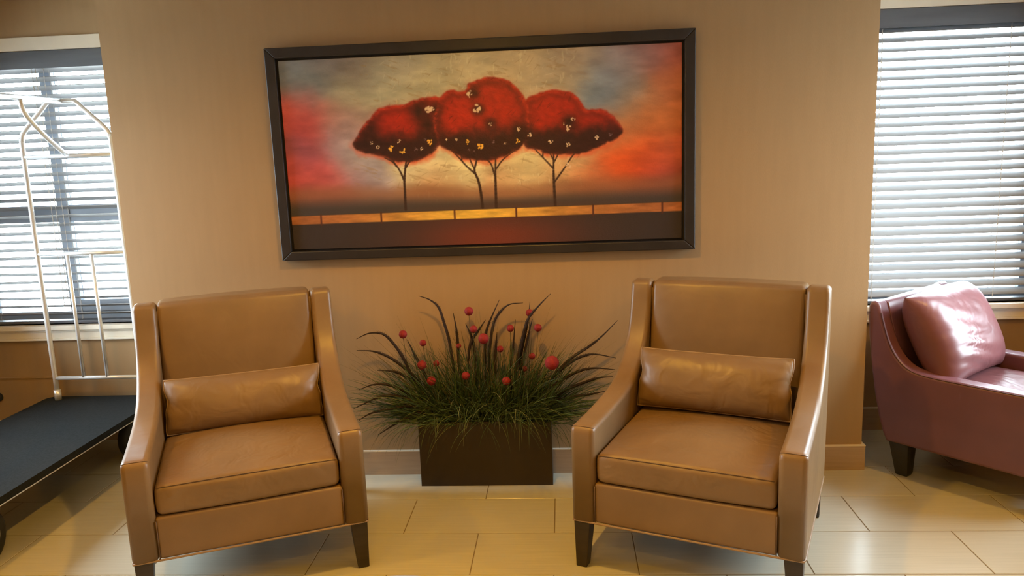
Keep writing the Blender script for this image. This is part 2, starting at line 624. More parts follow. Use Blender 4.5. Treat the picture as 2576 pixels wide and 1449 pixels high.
# ------------------------------------------------------------------ ceiling downlights
for k, (x, y, s) in enumerate(DOWNLIGHTS):
    d = empty('ceiling_downlight', (x, y, CEIL))
    tag(d, 'warm recessed ceiling downlight, %s' % ['above the luggage cart', 'in front of the painting', 'above the red armchair', 'behind the viewer on the cart side', 'behind the viewer in the middle', 'behind the viewer on the red armchair side'][k], 'light', 'recessed ceiling downlights')
    v, f = [], []
    prof = [(0.062, 0.0), (0.062, -0.006), (0.050, -0.008), (0.044, -0.002), (0.044, 0.0)]
    n = 24
    for r, z in prof:
        for q in range(n):
            a = 2 * math.pi * q / n
            v.append((r * math.cos(a), r * math.sin(a), z))
    for a in range(len(prof) - 1):
        for q in range(n):
            f.append((a * n + q, a * n + (q + 1) % n, (a + 1) * n + (q + 1) % n, (a + 1) * n + q))
    mesh_obj('trim_ring', v, f, M['lamp_trim'], d, True)
    v = [(0.042 * math.cos(2 * math.pi * q / n), 0.042 * math.sin(2 * math.pi * q / n), -0.003) for q in range(n)]
    mesh_obj('lens', v, [tuple(range(n - 1, -1, -1))], M['glow'], d)
    sp = bpy.data.lights.new('downlight_beam', 'SPOT')
    sp.energy = LAMP_W * s
    sp.color = WARM
    sp.spot_size = math.radians(165)
    sp.spot_blend = 0.9
    sp.shadow_soft_size = 0.035
    so = link('downlight_beam', sp, d)
    so.location = (0, 0, -0.02)

# ------------------------------------------------------------------ window blinds
PITCH_Z = 0.0441


def slat_mesh(half, tilt):
    m = MB()
    # slightly crowned slat, 50 mm deep
    n = 4
    top, bot = [], []
    for q in range(n + 1):
        y = -0.025 + 0.05 * q / n
        z = 0.0022 * (1 - (y / 0.025) ** 2)
        top.append((y, z + 0.0014))
        bot.append((y, z - 0.0014))
    ring = top + bot[::-1]
    ct, st = math.cos(tilt), math.sin(tilt)
    ring = [(a * ct - b * st, a * st + b * ct) for a, b in ring]
    N = len(ring)
    v = [(-half, a, b) for a, b in ring] + [(half, a, b) for a, b in ring]
    f = [(q, N + q, N + (q + 1) % N, (q + 1) % N) for q in range(N)] + [tuple(range(N)), tuple(range(2 * N - 1, N - 1, -1))]
    me = bpy.data.meshes.new('slat')
    me.from_pydata(v, [], f)
    me.materials.append(M['slat'])
    return me


def blind(wa, wb, tilt, label, cords, wand):
    half = (wb - wa) / 2 - 0.008
    root = empty('window_blind', ((wa + wb) / 2, WY + 0.032, SILL))
    tag(root, label, 'blind', 'wooden window blinds')
    H = HEAD - SILL
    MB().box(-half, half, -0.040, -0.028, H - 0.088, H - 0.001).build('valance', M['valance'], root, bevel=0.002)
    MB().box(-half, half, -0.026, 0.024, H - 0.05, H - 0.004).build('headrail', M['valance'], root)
    me = slat_mesh(half, tilt)
    z = H - 0.088 - 0.006
    top = z
    while z > 0.045:
        link('slat', me, root, (0, 0, z))
        z -= PITCH_Z
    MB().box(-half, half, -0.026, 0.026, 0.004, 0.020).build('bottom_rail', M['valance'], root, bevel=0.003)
    ct, st = math.cos(tilt), math.sin(tilt)
    for c in cords:
        m = MB()
        for sy in (-0.0262, 0.0262):
            m.tube([(c, sy * ct, 0.02), (c, sy * ct, H - 0.05)], 0.0011, 5)
        m.tube([(c + 0.012, 0, 0.02), (c + 0.012, 0, H - 0.05)], 0.0009, 5)
        # knots seen at each rung
        zz = top
        while zz > 0.045:
            m.box(c - 0.0025, c + 0.0025, -0.0275 * ct - 0.001, -0.0255 * ct, zz - 0.0275 * st - 0.006, zz - 0.0275 * st + 0.004)
            zz -= PITCH_Z
        m.build('ladder_cord', M['cord'], root)
    if wand is not None:
        tube('tilt_cord', [(wand, -0.043, H - 0.088), (wand + .004, -0.045, H - 0.6), (wand, -0.043, 0.10)], 0.0016, M['cord'], root, 6)
        tube('tilt_cord', [(wand + .02, -0.043, H - 0.088), (wand + .028, -0.045, H - 0.6), (wand + .024, -0.043, 0.14)], 0.0016, M['cord'], root, 6)
    return root


blind(-3.20, -2.08, math.radians(-21), 'open dark wooden blind behind the luggage cart on the left window', (-0.45, 0.01, 0.45), -0.04)
blind(1.46, 2.48, math.radians(31), 'half-closed wooden blind above the red armchair on the right window', (-0.43, 0.16, 0.45), None)

# outside: pale paving
struct(MB().box(-60, 60, -60, 90, -0.35, -0.25).build('ground', M['paving']))
# ------------------------------------------------------------------ framed painting
FX0, FX1, FZ0, FZ1 = -1.265, 0.571, 1.038, 1.962
PXC, PZC = (FX0 + FX1) / 2, FZ0
painting = empty('framed_painting', (PXC, PY, PZC))
tag(painting, 'wide framed painting of red round-topped trees hung on the middle wall', 'painting')
hw, fh, fw = (FX1 - FX0) / 2, FZ1 - FZ0, 0.045
depth = 0.042


def rail(a, b, c, d):
    """mitred frame rail: outer edge a-b, inner edge d-c (x,z)"""
    m = MB()
    ring = [a, b, c, d]
    v = [(p[0], -depth, p[1]) for p in ring] + [(p[0], -0.002, p[1]) for p in ring]
    f = [(0, 1, 2, 3), (7, 6, 5, 4)] + [(q, q + 4, (q + 1) % 4 + 4, (q + 1) % 4) for q in range(4)]
    o = mesh_obj('frame_rail', v, f, M['frame_wood'], painting)
    bm = bmesh.new()
    bm.from_mesh(o.data)
    bmesh.ops.recalc_face_normals(bm, faces=bm.faces)
    bm.to_mesh(o.data)
    bm.free()
    mod = o.modifiers.new('bevel', 'BEVEL')
    mod.width = 0.004
    mod.segments = 2
    return o


ox, oz = hw, fh
ix, iz0, iz1 = hw - fw, fw * 0.9, fh - fw
rail((-ox, 0), (ox, 0), (ix, iz0), (-ix, iz0))
rail((-ox, oz), (ox, oz), (ix, iz1), (-ix, iz1))
rail((-ox, 0), (-ox, oz), (-ix, iz1), (-ix, iz0))
rail((ox, 0), (ox, oz), (ix, iz1), (ix, iz0))
MB().box(-ix - .004, ix + .004, -0.020, -0.004, iz0 - .004, iz1 + .004).build('backing', M['liner'], painting)

# canvas colours, worked out on a grid in centimetres from the lower left corner of the canvas; table points converted from image pixels
OUT1 = [(30.2, 45.4), (31.4, 47.8), (35.3, 53.0), (39.7, 57.5), (43.4, 60.7), (49.5, 61.5), (54.0, 61.6), (59.5, 63.7), (65.0, 64.3), (69.9, 63.4), (71.5, 55.5), (68.9, 44.9), (67.3, 43.0), (65.7, 41.1), (60.5, 38.2), (53.4, 37.2), (47.9, 37.6), (42.0, 40.3), (35.5, 41.5), (31.6, 43.4)]
OUT2 = [(67.1, 47.9), (66.5, 55.7), (69.4, 63.2), (73.5, 66.4), (80.4, 66.6), (83.0, 69.3), (88.0, 71.1), (93.9, 71.4), (99.2, 69.8), (102.9, 67.0), (105.7, 62.7), (107.9, 56.4), (107.6, 46.3), (105.0, 42.6), (102.0, 40.3), (95.4, 37.6), (88.4, 36.2), (80.5, 37.4), (73.7, 40.8), (68.4, 44.0)]
OUT3 = [(104.9, 54.1), (106.6, 61.2), (111.1, 63.6), (116.0, 65.0), (119.9, 65.1), (125.6, 63.7), (129.9, 60.2), (132.0, 56.4), (135.1, 56.5), (140.9, 55.3), (144.7, 52.1), (147.5, 47.7), (146.5, 44.8), (141.2, 42.2), (133.8, 39.1), (127.4, 37.9), (117.6, 38.2), (110.3, 40.4), (105.5, 42.6)]
LOBES = [(54.5, 54.7, 9.3, 1), (50.6, 56.3, 7.3, 0.8), (76.5, 56.2, 8.3, 1), (74.8, 62.5, 5.8, 0.7), (94.0, 63.1, 11.2, 0.9), (97.2, 57.8, 8.3, 0.8), (115.7, 57.0, 9.7, 1), (123.1, 59.1, 8.3, 0.8), (136.5, 51.4, 6.3, 0.9), (65.0, 63.4, 3.4, 0.9), (90.3, 55.7, 5.8, 0.6)]
DARKS = [(60.7, 58.8, 5.4), (85.9, 58.2, 2.9), (91.1, 51.8, 3.4), (103.7, 48.4, 5.4), (124.8, 51.4, 3.9), (37.7, 51.0, 5.4), (63.8, 51.9, 5.8), (84.3, 65.4, 2.9), (67.7, 59.0, 2.9)]
TRUNKS = [([(51.9, 16.4), (52.0, 22.9), (52.1, 28.8), (52.8, 34.3), (53.4, 37.2), (54.2, 39.6)], 1.07, 0.29), ([(51.9, 29.3), (50.6, 32.9), (48.8, 35.9), (46.9, 37.7), (44.0, 39.3)], 0.58, 0.19), ([(48.8, 35.4), (47.5, 38.4), (46.8, 39.9)], 0.34, 0.15), ([(52.9, 34.3), (54.9, 37.1), (58.6, 39.2), (62.7, 40.5), (66.8, 42.1)], 0.39, 0.15), ([(86.1, 16.2), (85.6, 22.7), (84.8, 27.7), (83.7, 30.7), (83.3, 32.7), (84.2, 36.1), (84.8, 39.0)], 1.17, 0.29), ([(83.7, 30.7), (79.9, 34.3), (77.0, 37.8), (73.7, 41.3)], 0.58, 0.19), ([(83.3, 32.7), (81.9, 36.1), (80.8, 38.9)], 0.34, 0.15), ([(78.0, 36.8), (77.7, 40.2)], 0.29, 0.15), ([(92.1, 16.0), (92.2, 25.5), (92.3, 30.4), (92.7, 37.7)], 1.17, 0.34), ([(92.0, 29.9), (90.8, 34.4), (89.4, 36.4), (87.8, 37.9)], 0.44, 0.15), ([(92.8, 32.8), (95.9, 36.6), (101.0, 40.3)], 0.39, 0.15), ([(118.0, 15.2), (117.7, 26.0), (117.7, 31.9), (117.9, 38.2)], 1.17, 0.34), ([(117.7, 31.9), (114.1, 35.9), (109.9, 40.5)], 0.49, 0.19), ([(118.2, 26.5), (122.9, 32.7), (127.4, 38.4), (133.8, 39.6)], 0.49, 0.19), ([(118.1, 34.8), (120.1, 38.6)], 0.29, 0.15), ([(117.6, 35.8), (116.0, 39.3)], 0.29, 0.15), ([(113.2, 36.9), (113.3, 39.9)], 0.24, 0.15)]
FLECKS = [(82.8, 64.8, 1.7, 1), (85.5, 58.7, 1.85, 1), (65.0, 59.1, 2.19, 1), (38.4, 46.0, 0.88, 0.7), (41.2, 44.0, 0.88, 0.8), (47.4, 43.3, 1.56, 2), (50.8, 46.1, 0.88, 1), (52.2, 42.1, 1.46, 1.5), (57.8, 42.2, 0.97, 0.4), (60.4, 42.6, 0.68, 1), (64.4, 45.3, 1.27, 2), (62.4, 46.6, 0.58, 0.4), (71.6, 45.9, 0.58, 1), (75.9, 46.0, 0.68, 0.9), (80.7, 44.7, 1.17, 1.6), (86.3, 42.8, 1.56, 2), (81.2, 41.2, 0.58, 0.4), (83.3, 40.7, 0.58, 0.4), (91.1, 51.8, 0.78, 0.6), (92.2, 44.3, 0.78, 0.5), (97.0, 43.4, 0.58, 0.7), (103.4, 49.4, 1.17, 1.2), (102.6, 44.4, 1.17, 2), (107.8, 46.8, 1.17, 0.6), (116.8, 43.6, 1.07, 1), (124.1, 41.9, 1.07, 1), (124.5, 49.0, 1.36, 1), (126.6, 52.8, 1.07, 0.7), (122.6, 50.8, 0.49, 0.8), (136.6, 44.3, 0.88, 1.2), (142.4, 45.5, 0.88, 0.5), (124.1, 33.1, 1.22, 1)]
BG = [(2.2, 80.0, 120, 110, 95), (17.8, 78.5, 125, 105, 85), (10.2, 71.3, 112, 112, 92), (35.0, 76.1, 125, 100, 75), (52.5, 80.3, 165, 140, 100), (78.2, 80.7, 175, 145, 95), (103.5, 79.6, 180, 145, 95), (128.5, 76.9, 165, 130, 90), (145.1, 72.9, 140, 115, 95), (136.6, 66.8, 125, 120, 105), (143.2, 62.4, 105, 110, 105), (160.0, 78.7, 140, 95, 75), (170.6, 78.2, 165, 75, 50), (169.8, 63.8, 178, 90, 45), (153.2, 59.6, 150, 110, 75), (161.5, 51.0, 190, 95, 40), (169.8, 37.4, 180, 75, 40), (153.0, 38.1, 205, 75, 25), (144.5, 31.7, 200, 65, 20), (159.7, 31.1, 178, 60, 30), (168.1, 25.7, 120, 50, 40), (135.9, 26.9, 180, 95, 50), (127.6, 39.0, 190, 140, 85), (5.7, 60.6, 190, 75, 55), (12.2, 53.6, 172, 54, 42), (7.6, 41.8, 130, 70, 68), (1.7, 35.1, 185, 60, 45), (14.2, 34.6, 185, 62, 52), (24.8, 56.5, 168, 110, 80), (30.8, 66.3, 160, 140, 95), (25.9, 48.0, 150, 120, 110), (28.7, 39.3, 150, 135, 115), (35.2, 30.4, 150, 125, 112), (22.6, 29.1, 178, 85, 70), (10.0, 27.8, 160, 70, 50), (45.1, 72.3, 170, 150, 105), (58.4, 34.8, 208, 180, 124), (75.7, 32.4, 212, 182, 120), (105.2, 33.1, 206, 176, 112), (98.1, 26.5, 178, 125, 75), (66.6, 25.9, 165, 110, 65), (118.8, 29.2, 185, 130, 75), (50.6, 50.4, 170, 130, 90), (94.0, 53.7, 175, 140, 90), (146.4, 46.7, 180, 110, 60), (33.1, 51.1, 165, 125, 100), (86.3, 73.9, 178, 148, 98), (119.9, 69.1, 172, 140, 95), (65.7, 71.5, 172, 148, 100)]


def srgb_lin(c):
    c = np.asarray(c, float) / 255.0
    return np.where(c <= 0.04045, c / 12.92, ((c + 0.055) / 1.055) ** 2.4)


def value_noise(X, Z, scale, seed):
    rs = np.random.RandomState(seed)
    gx, gz = X / scale, Z / scale
    x0, z0 = np.floor(gx).astype(int), np.floor(gz).astype(int)
    fx, fz = gx - x0, gz - z0
    fx, fz = fx * fx * (3 - 2 * fx), fz * fz * (3 - 2 * fz)
    T = rs.rand(x0.max() - x0.min() + 3, z0.max() - z0.min() + 3)
    a, b = x0 - x0.min(), z0 - z0.min()
    return (T[a, b] * (1 - fx) + T[a + 1, b] * fx) * (1 - fz) + (T[a, b + 1] * (1 - fx) + T[a + 1, b + 1] * fx) * fz


def fbm(X, Z, scale, seed, octaves=4):
    s, amp, tot = 0, 1.0, 0
    for k in range(octaves):
        s = s + amp * (value_noise(X, Z, scale / 2 ** k, seed + k) - 0.5)
        tot += amp
        amp *= 0.55
    return s / tot * 2


def poly_sdf(X, Z, poly):
    P = np.array(poly, float)
    d = np.full(X.shape, 1e9)
    ins = np.zeros(X.shape, bool)
    for i in range(len(P)):
        a, b = P[i], P[(i + 1) % len(P)]
        e = b - a
        t = np.clip(((X - a[0]) * e[0] + (Z - a[1]) * e[1]) / (e @ e), 0, 1)
        d = np.minimum(d, np.hypot(X - a[0] - t * e[0], Z - a[1] - t * e[1]))
        c = ((a[1] > Z) != (b[1] > Z)) & (X < (b[0] - a[0]) * (Z - a[1]) / (b[1] - a[1] + 1e-12) + a[0])
        ins ^= c
    return np.where(ins, -d, d)


def smooth01(a, b, x):
    t = np.clip((x - a) / (b - a), 0, 1)
    return t * t * (3 - 2 * t)


CW, CH = 172.6, 82.1
NX, NZ = 690, 330
gx = np.linspace(0, CW, NX)
gz = np.linspace(0, CH, NZ)
X, Z = np.meshgrid(gx, gz)


def lay(img, col, a):
    return img * (1 - a[..., None]) + np.array(col, float) * a[..., None]


def smooth_poly(p):
    return [(q.x, q.y) for q in catmull([(a, b, 0) for a, b in p], 5, True)]


wx = X + 3.0 * fbm(X, Z, 14, 3)
wz = Z + 3.0 * fbm(X, Z, 14, 9)
num = np.zeros((NZ, NX, 3))
den = np.zeros((NZ, NX))
for bx_, bz_, r, g, b in BG:
    w = np.exp(-((wx - bx_) ** 2 + ((wz - bz_) * 1.15) ** 2) / (2 * 6.5 ** 2)) + 1e-5 / (1 + (wx - bx_) ** 2 + (wz - bz_) ** 2)
    num += w[..., None] * np.array([r, g, b], float)
    den += w
img = num / den[..., None]
# knife-work texture of the sky
tex = fbm(X * 0.55, Z * 1.4, 5, 21, 5)
img *= (1 + 0.17 * tex)[..., None]
scratch = smooth01(0.30, 0.55, fbm(X + 2.5 * Z, Z - 0.3 * X, 3.2, 44, 3)) * (smooth01(20, 40, X) - smooth01(120, 140, X))
img = lay(img, (146, 108, 60), 0.42 * scratch)
scr2 = smooth01(0.38, 0.6, fbm(X * 2.2, Z * 0.7, 2.6, 144, 3)) * (smooth01(35, 55, X) - smooth01(118, 135, X))
img = lay(img, (214, 186, 128), 0.35 * scr2)
# glow around and under the crowns
S = [poly_sdf(X + 0.5 * fbm(X, Z, 3, 61), Z + 0.5 * fbm(X, Z, 3, 71), smooth_poly(p)) for p in (OUT1, OUT2, OUT3)]
sd = np.minimum(np.minimum(S[0], S[1]), S[2])
# dusk ground rising from the stripe
hz = 24.0 + 1.6 * fbm(X, Z * 0.3, 18, 5)
hz = hz - 2.0 * np.exp(-((X - 95) / 35.0) ** 2)
img = lay(img, (128, 74, 42), 0.75 * smooth01(hz + 6.5, hz, Z))
dark = smooth01(hz + 0.5, 17.0, Z)
img = lay(img, (58, 48, 38), dark * 0.93)
img = lay(img, (92, 46, 28), 0.45 * smooth01(19.5, 16.2, Z) * np.exp(-((X - 100) / 45.0) ** 2))
# crowns
soft = 0.9 * fbm(X, Z, 2.5, 81, 3)
low = smooth01(50, 38, Z)
halo = np.clip(1 - (sd + soft) / 2.4, 0, 1)
img = lay(img, (200, 72, 32), halo * (0.10 + 0.75 * low))
crown = np.clip(0.5 - (sd + 0.45 * soft) / 0.9, 0, 1)
brush = fbm(X * 1.0, Z * 0.8, 4, 91, 4)
stroke = fbm(X + 0.6 * Z, Z * 1.6, 2.0, 97, 4)
under = smooth01(52.5, 45.0, Z + 2.5 * brush)
for n_c in (0, 2, 1):
    s1 = S[n_c] + 0.4 * soft
    body = np.zeros_like(img) + np.array((104, 27, 17), float)
    for lx, lz, lr, la in LOBES:
        g = np.exp(-((X - lx) ** 2 + (Z - lz) ** 2) / (2 * (lr * 0.9) ** 2))
        body = lay(body, (160, 33, 16), np.clip(g * la * (1 + 0.5 * brush), 0, 1))
    for lx, lz, lr in DARKS:
        g = np.exp(-((X - lx) ** 2 + (Z - lz) ** 2) / (2 * (lr * 0.62) ** 2))
        body = lay(body, (52, 22, 15), np.clip(g * 0.92 * (1 + 0.5 * brush), 0, 1))
    body = lay(body, (48, 23, 17), under * 0.95)
    # rounded edge: dark shade inside, thin glowing rim
    body = lay(body, (74, 24, 16), 0.35 * np.exp(-((s1 + 2.4) / 1.3) ** 2) * (1 - under))
    body = lay(body, (172, 48, 24), np.clip(np.exp(-((s1 + 0.5) / 0.8) ** 2) * 0.5 * (1 - 0.8 * under) * (1 + 1.6 * stroke), 0, 1))
    body *= (1 + 0.15 * stroke)[..., None]
    a1 = np.clip(0.5 - s1 / 0.9, 0, 1)[..., None]
    img = img * (1 - a1) + body * a1
# tree trunks
for pts, w0, w1 in TRUNKS:
    cp = catmull([(a, b, 0) for a, b in pts], 5)
    n = len(cp)
    for i in range(n - 1):
        a, b = cp[i], cp[i + 1]
        x0, x1 = min(a.x, b.x) - 2, max(a.x, b.x) + 2
        z0, z1 = min(a.y, b.y) - 2, max(a.y, b.y) + 2
        ix0, ix1 = np.searchsorted(gx, [x0, x1])
        iz0_, iz1_ = np.searchsorted(gz, [z0, z1])
        sx, sz = X[iz0_:iz1_, ix0:ix1], Z[iz0_:iz1_, ix0:ix1]
        if sx.size == 0:
            continue
        e = b - a
        t = np.clip(((sx - a.x) * e.x + (sz - a.y) * e.y) / max(1e-9, e.x ** 2 + e.y ** 2), 0, 1)
        d = np.hypot(sx - a.x - t * e.x, sz - a.y - t * e.y)
        wd = (w0 + (w1 - w0) * (i + t) / (n - 1)) * 0.40 + 0.03
        al = np.clip(1 - (d - wd) / 0.28, 0, 1) * 0.9 * (1 - 0.75 * crown[iz0_:iz1_, ix0:ix1])
        img[iz0_:iz1_, ix0:ix1] = lay(img[iz0_:iz1_, ix0:ix1], (52, 30, 20), al)
# short knife scratches in the sky and crowns
rq_ = np.random.RandomState(17)
for q in range(150):
    px_, pz_ = rq_.uniform(45, 130), rq_.choice([rq_.uniform(66, 81), rq_.uniform(26, 37), rq_.uniform(50, 66)])
    th = rq_.normal(0.75, 0.35)
    ln = rq_.uniform(0.6, 2.2)
    i0, i1 = np.searchsorted(gx, [px_ - 3, px_ + 3])
    j0, j1 = np.searchsorted(gz, [pz_ - 3, pz_ + 3])
    dx, dz = X[j0:j1, i0:i1] - px_, Z[j0:j1, i0:i1] - pz_
    u_, v_ = dx * math.cos(th) + dz * math.sin(th), -dx * math.sin(th) + dz * math.cos(th)
    al = np.clip(1.2 - np.abs(v_) / 0.22, 0, 1) * np.clip(1.3 - np.abs(u_) / ln, 0, 1)
    inc = crown[j0:j1, i0:i1]
    tone = (120, 84, 44) if rq_.rand() < 0.6 else (216, 186, 130)
    sub = lay(img[j0:j1, i0:i1], tone, al * 0.28 * (1 - inc))
    img[j0:j1, i0:i1] = lay(sub, (70, 20, 14), al * 0.4 * inc)
# blossom flecks
rs = np.random.RandomState(5)
relief = 0.10 * fbm(X, Z, 2.2, 33, 4) * (1 - 0.5 * dark)
for fx_, fz_, fr, fk in FLECKS:
    for q in range(9):
        a, rr = rs.rand() * 6.28, fr * math.sqrt(rs.rand()) * 0.85
        px_, pz_ = fx_ + rr * math.cos(a), fz_ + rr * math.sin(a)
        pr = fr * (0.24 + 0.26 * rs.rand())
        th = rs.rand() * 3.14
        dx, dz = X - px_, Z - pz_
        u_, v_ = dx * math.cos(th) + dz * math.sin(th), -dx * math.sin(th) + dz * math.cos(th)
        d = np.hypot(u_, v_ * 1.7)
        al = np.clip(1.15 - d / max(pr, 0.2), 0, 1)
        al = np.clip(al * 2.2, 0, 1) * min(1.0, 0.45 + 0.5 * fk)
        col = (222, 150, 46) if fk >= 1.5 else ((206, 160, 108) if fk >= 0.6 else (120, 84, 70))
        img = lay(img, col, al)
        relief += 0.12 * al
# golden stripe of blocks and the dark base below it
zb0 = 11.1 + 0.7 * X / CW
zb1 = 15.0 + 0.9 * X / CW
base = smooth01(zb0 + 0.25, zb0 - 0.25, Z)
img = lay(img, (52, 38, 29), base)
img = lay(img, (112, 42, 24), base * 0.85 * np.exp(-((X - 90) / 36.0) ** 2) * (1 - 0.35 * smooth01(4, 11, Z)))
band = smooth01(zb0 - 0.15, zb0 + 0.15, Z) * smooth01(zb1 + 0.15, zb1 - 0.15, Z)
mid = np.exp(-((X - 82) / 42.0) ** 2)
gold = np.array((152, 80, 36), float) * (1 - mid[..., None]) + np.array((206, 146, 48), float) * mid[..., None]
gold = gold * (1 + 0.22 * fbm(X * 0.4, Z * 1.6, 2.4, 55, 4))[..., None]
img = img * (1 - band[..., None]) + gold * band[..., None]
for tx_ in (13.5, 40.7, 73.6, 100.8, 134.4, 164.2):
    al = np.clip(1.4 - np.abs(X - tx_) / 0.42, 0, 1) * smooth01(zb0 - 1.0, zb0 - 0.5, Z) * smooth01(zb1 + 0.6, zb1 + 0.1, Z)
    img = lay(img, (78, 36, 22), al)
edge = np.minimum(np.abs(Z - zb0), np.abs(Z - zb1))
img = lay(img, (60, 40, 26), 0.6 * np.clip(1 - edge / 0.3, 0, 1))
img = np.clip(img, 4, 255)
PAINT_GAIN = np.array((1.16, 1.62, 2.7))
lin = np.clip(srgb_lin(img) * PAINT_GAIN, 0.002, 0.90)

cx0, cz0 = -1.2105 - PXC, 1.0865 - PZC
vy = -0.0275 - 0.0006 * relief
verts = np.stack([cx0 + X / 100.0, vy, cz0 + Z / 100.0], -1).reshape(-1, 3)
nb = len(verts)
idx = np.arange(NX * NZ).reshape(NZ, NX)
quads = np.stack([idx[:-1, :-1], idx[:-1, 1:], idx[1:, 1:], idx[1:, :-1]], -1).reshape(-1, 4)
# turned-over edge of the stretched canvas
rim_i = list(idx[0, :]) + list(idx[1:, -1]) + list(idx[-1, -2::-1]) + list(idx[-2:0:-1, 0])
rv = verts[rim_i].copy()
rv[:, 1] = -0.020
allv = np.concatenate([verts, rv])
nr = len(rim_i)
rq = np.array([(rim_i[i], nb + i, nb + (i + 1) % nr, rim_i[(i + 1) % nr]) for i in range(nr)])
allf = np.concatenate([quads, rq])
me = bpy.data.meshes.new('canvas')
me.from_pydata(allv.tolist(), [], allf.tolist())
me.materials.append(M['canvas'])
ca = me.color_attributes.new('paint', 'FLOAT_COLOR', 'POINT')
cols = np.ones((len(allv), 4), np.float32)
cols[:nb, :3] = lin.reshape(-1, 3)
cols[nb:, :3] = lin.reshape(-1, 3)[rim_i]
ca.data.foreach_set('color', cols.ravel())
me.polygons.foreach_set('use_smooth', [True] * len(me.polygons))
link('canvas', me, painting)

# ------------------------------------------------------------------ tan armchairs
CH_W = 0.787          # overall width
ZB = 0.18             # underside of the upholstery
ARM_T = 0.088
PROFILE_TOP = [(0.0, 0.505), (0.003, 0.522), (0.012, 0.532), (0.03, 0.535), (0.15, 0.538), (0.30, 0.548), (0.40, 0.560), (0.48, 0.580), (0.545, 0.612), (0.60, 0.655), (0.645, 0.705), (0.678, 0.765), (0.700, 0.825), (0.714, 0.880), (0.721, 0.912), (0.730, 0.926), (0.744, 0.932), (0.785, 0.932), (0.797, 0.926), (0.802, 0.912)]


def arm_profile():
    top = [(p.x, p.y) for p in catmull([(a, b, 0) for a, b in PROFILE_TOP[3:14]], 3)]
    return [(0.0, ZB + 0.002)] + PROFILE_TOP[:3] + top + PROFILE_TOP[14:] + [(0.790, 0.75), (0.765, 0.5), (0.735, 0.30), (0.715, ZB + 0.002)]


def tapered_leg(cx, cy, h, top, bot, dx, dy):
    """square leg narrowing to the floor; dx, dy shift the foot"""
    v = []
    for z, s, ox_, oy_ in ((0.0, bot, dx, dy), (h, top, 0, 0)):
        for a, b in ((-1, -1), (1, -1), (1, 1), (-1, 1)):
            v.append((cx + ox_ + a * s / 2, cy + oy_ + b * s / 2, z))
    f = [(3, 2, 1, 0), (4, 5, 6, 7)] + [(q, (q + 1) % 4, (q + 1) % 4 + 4, q + 4) for q in range(4)]
    return v, f


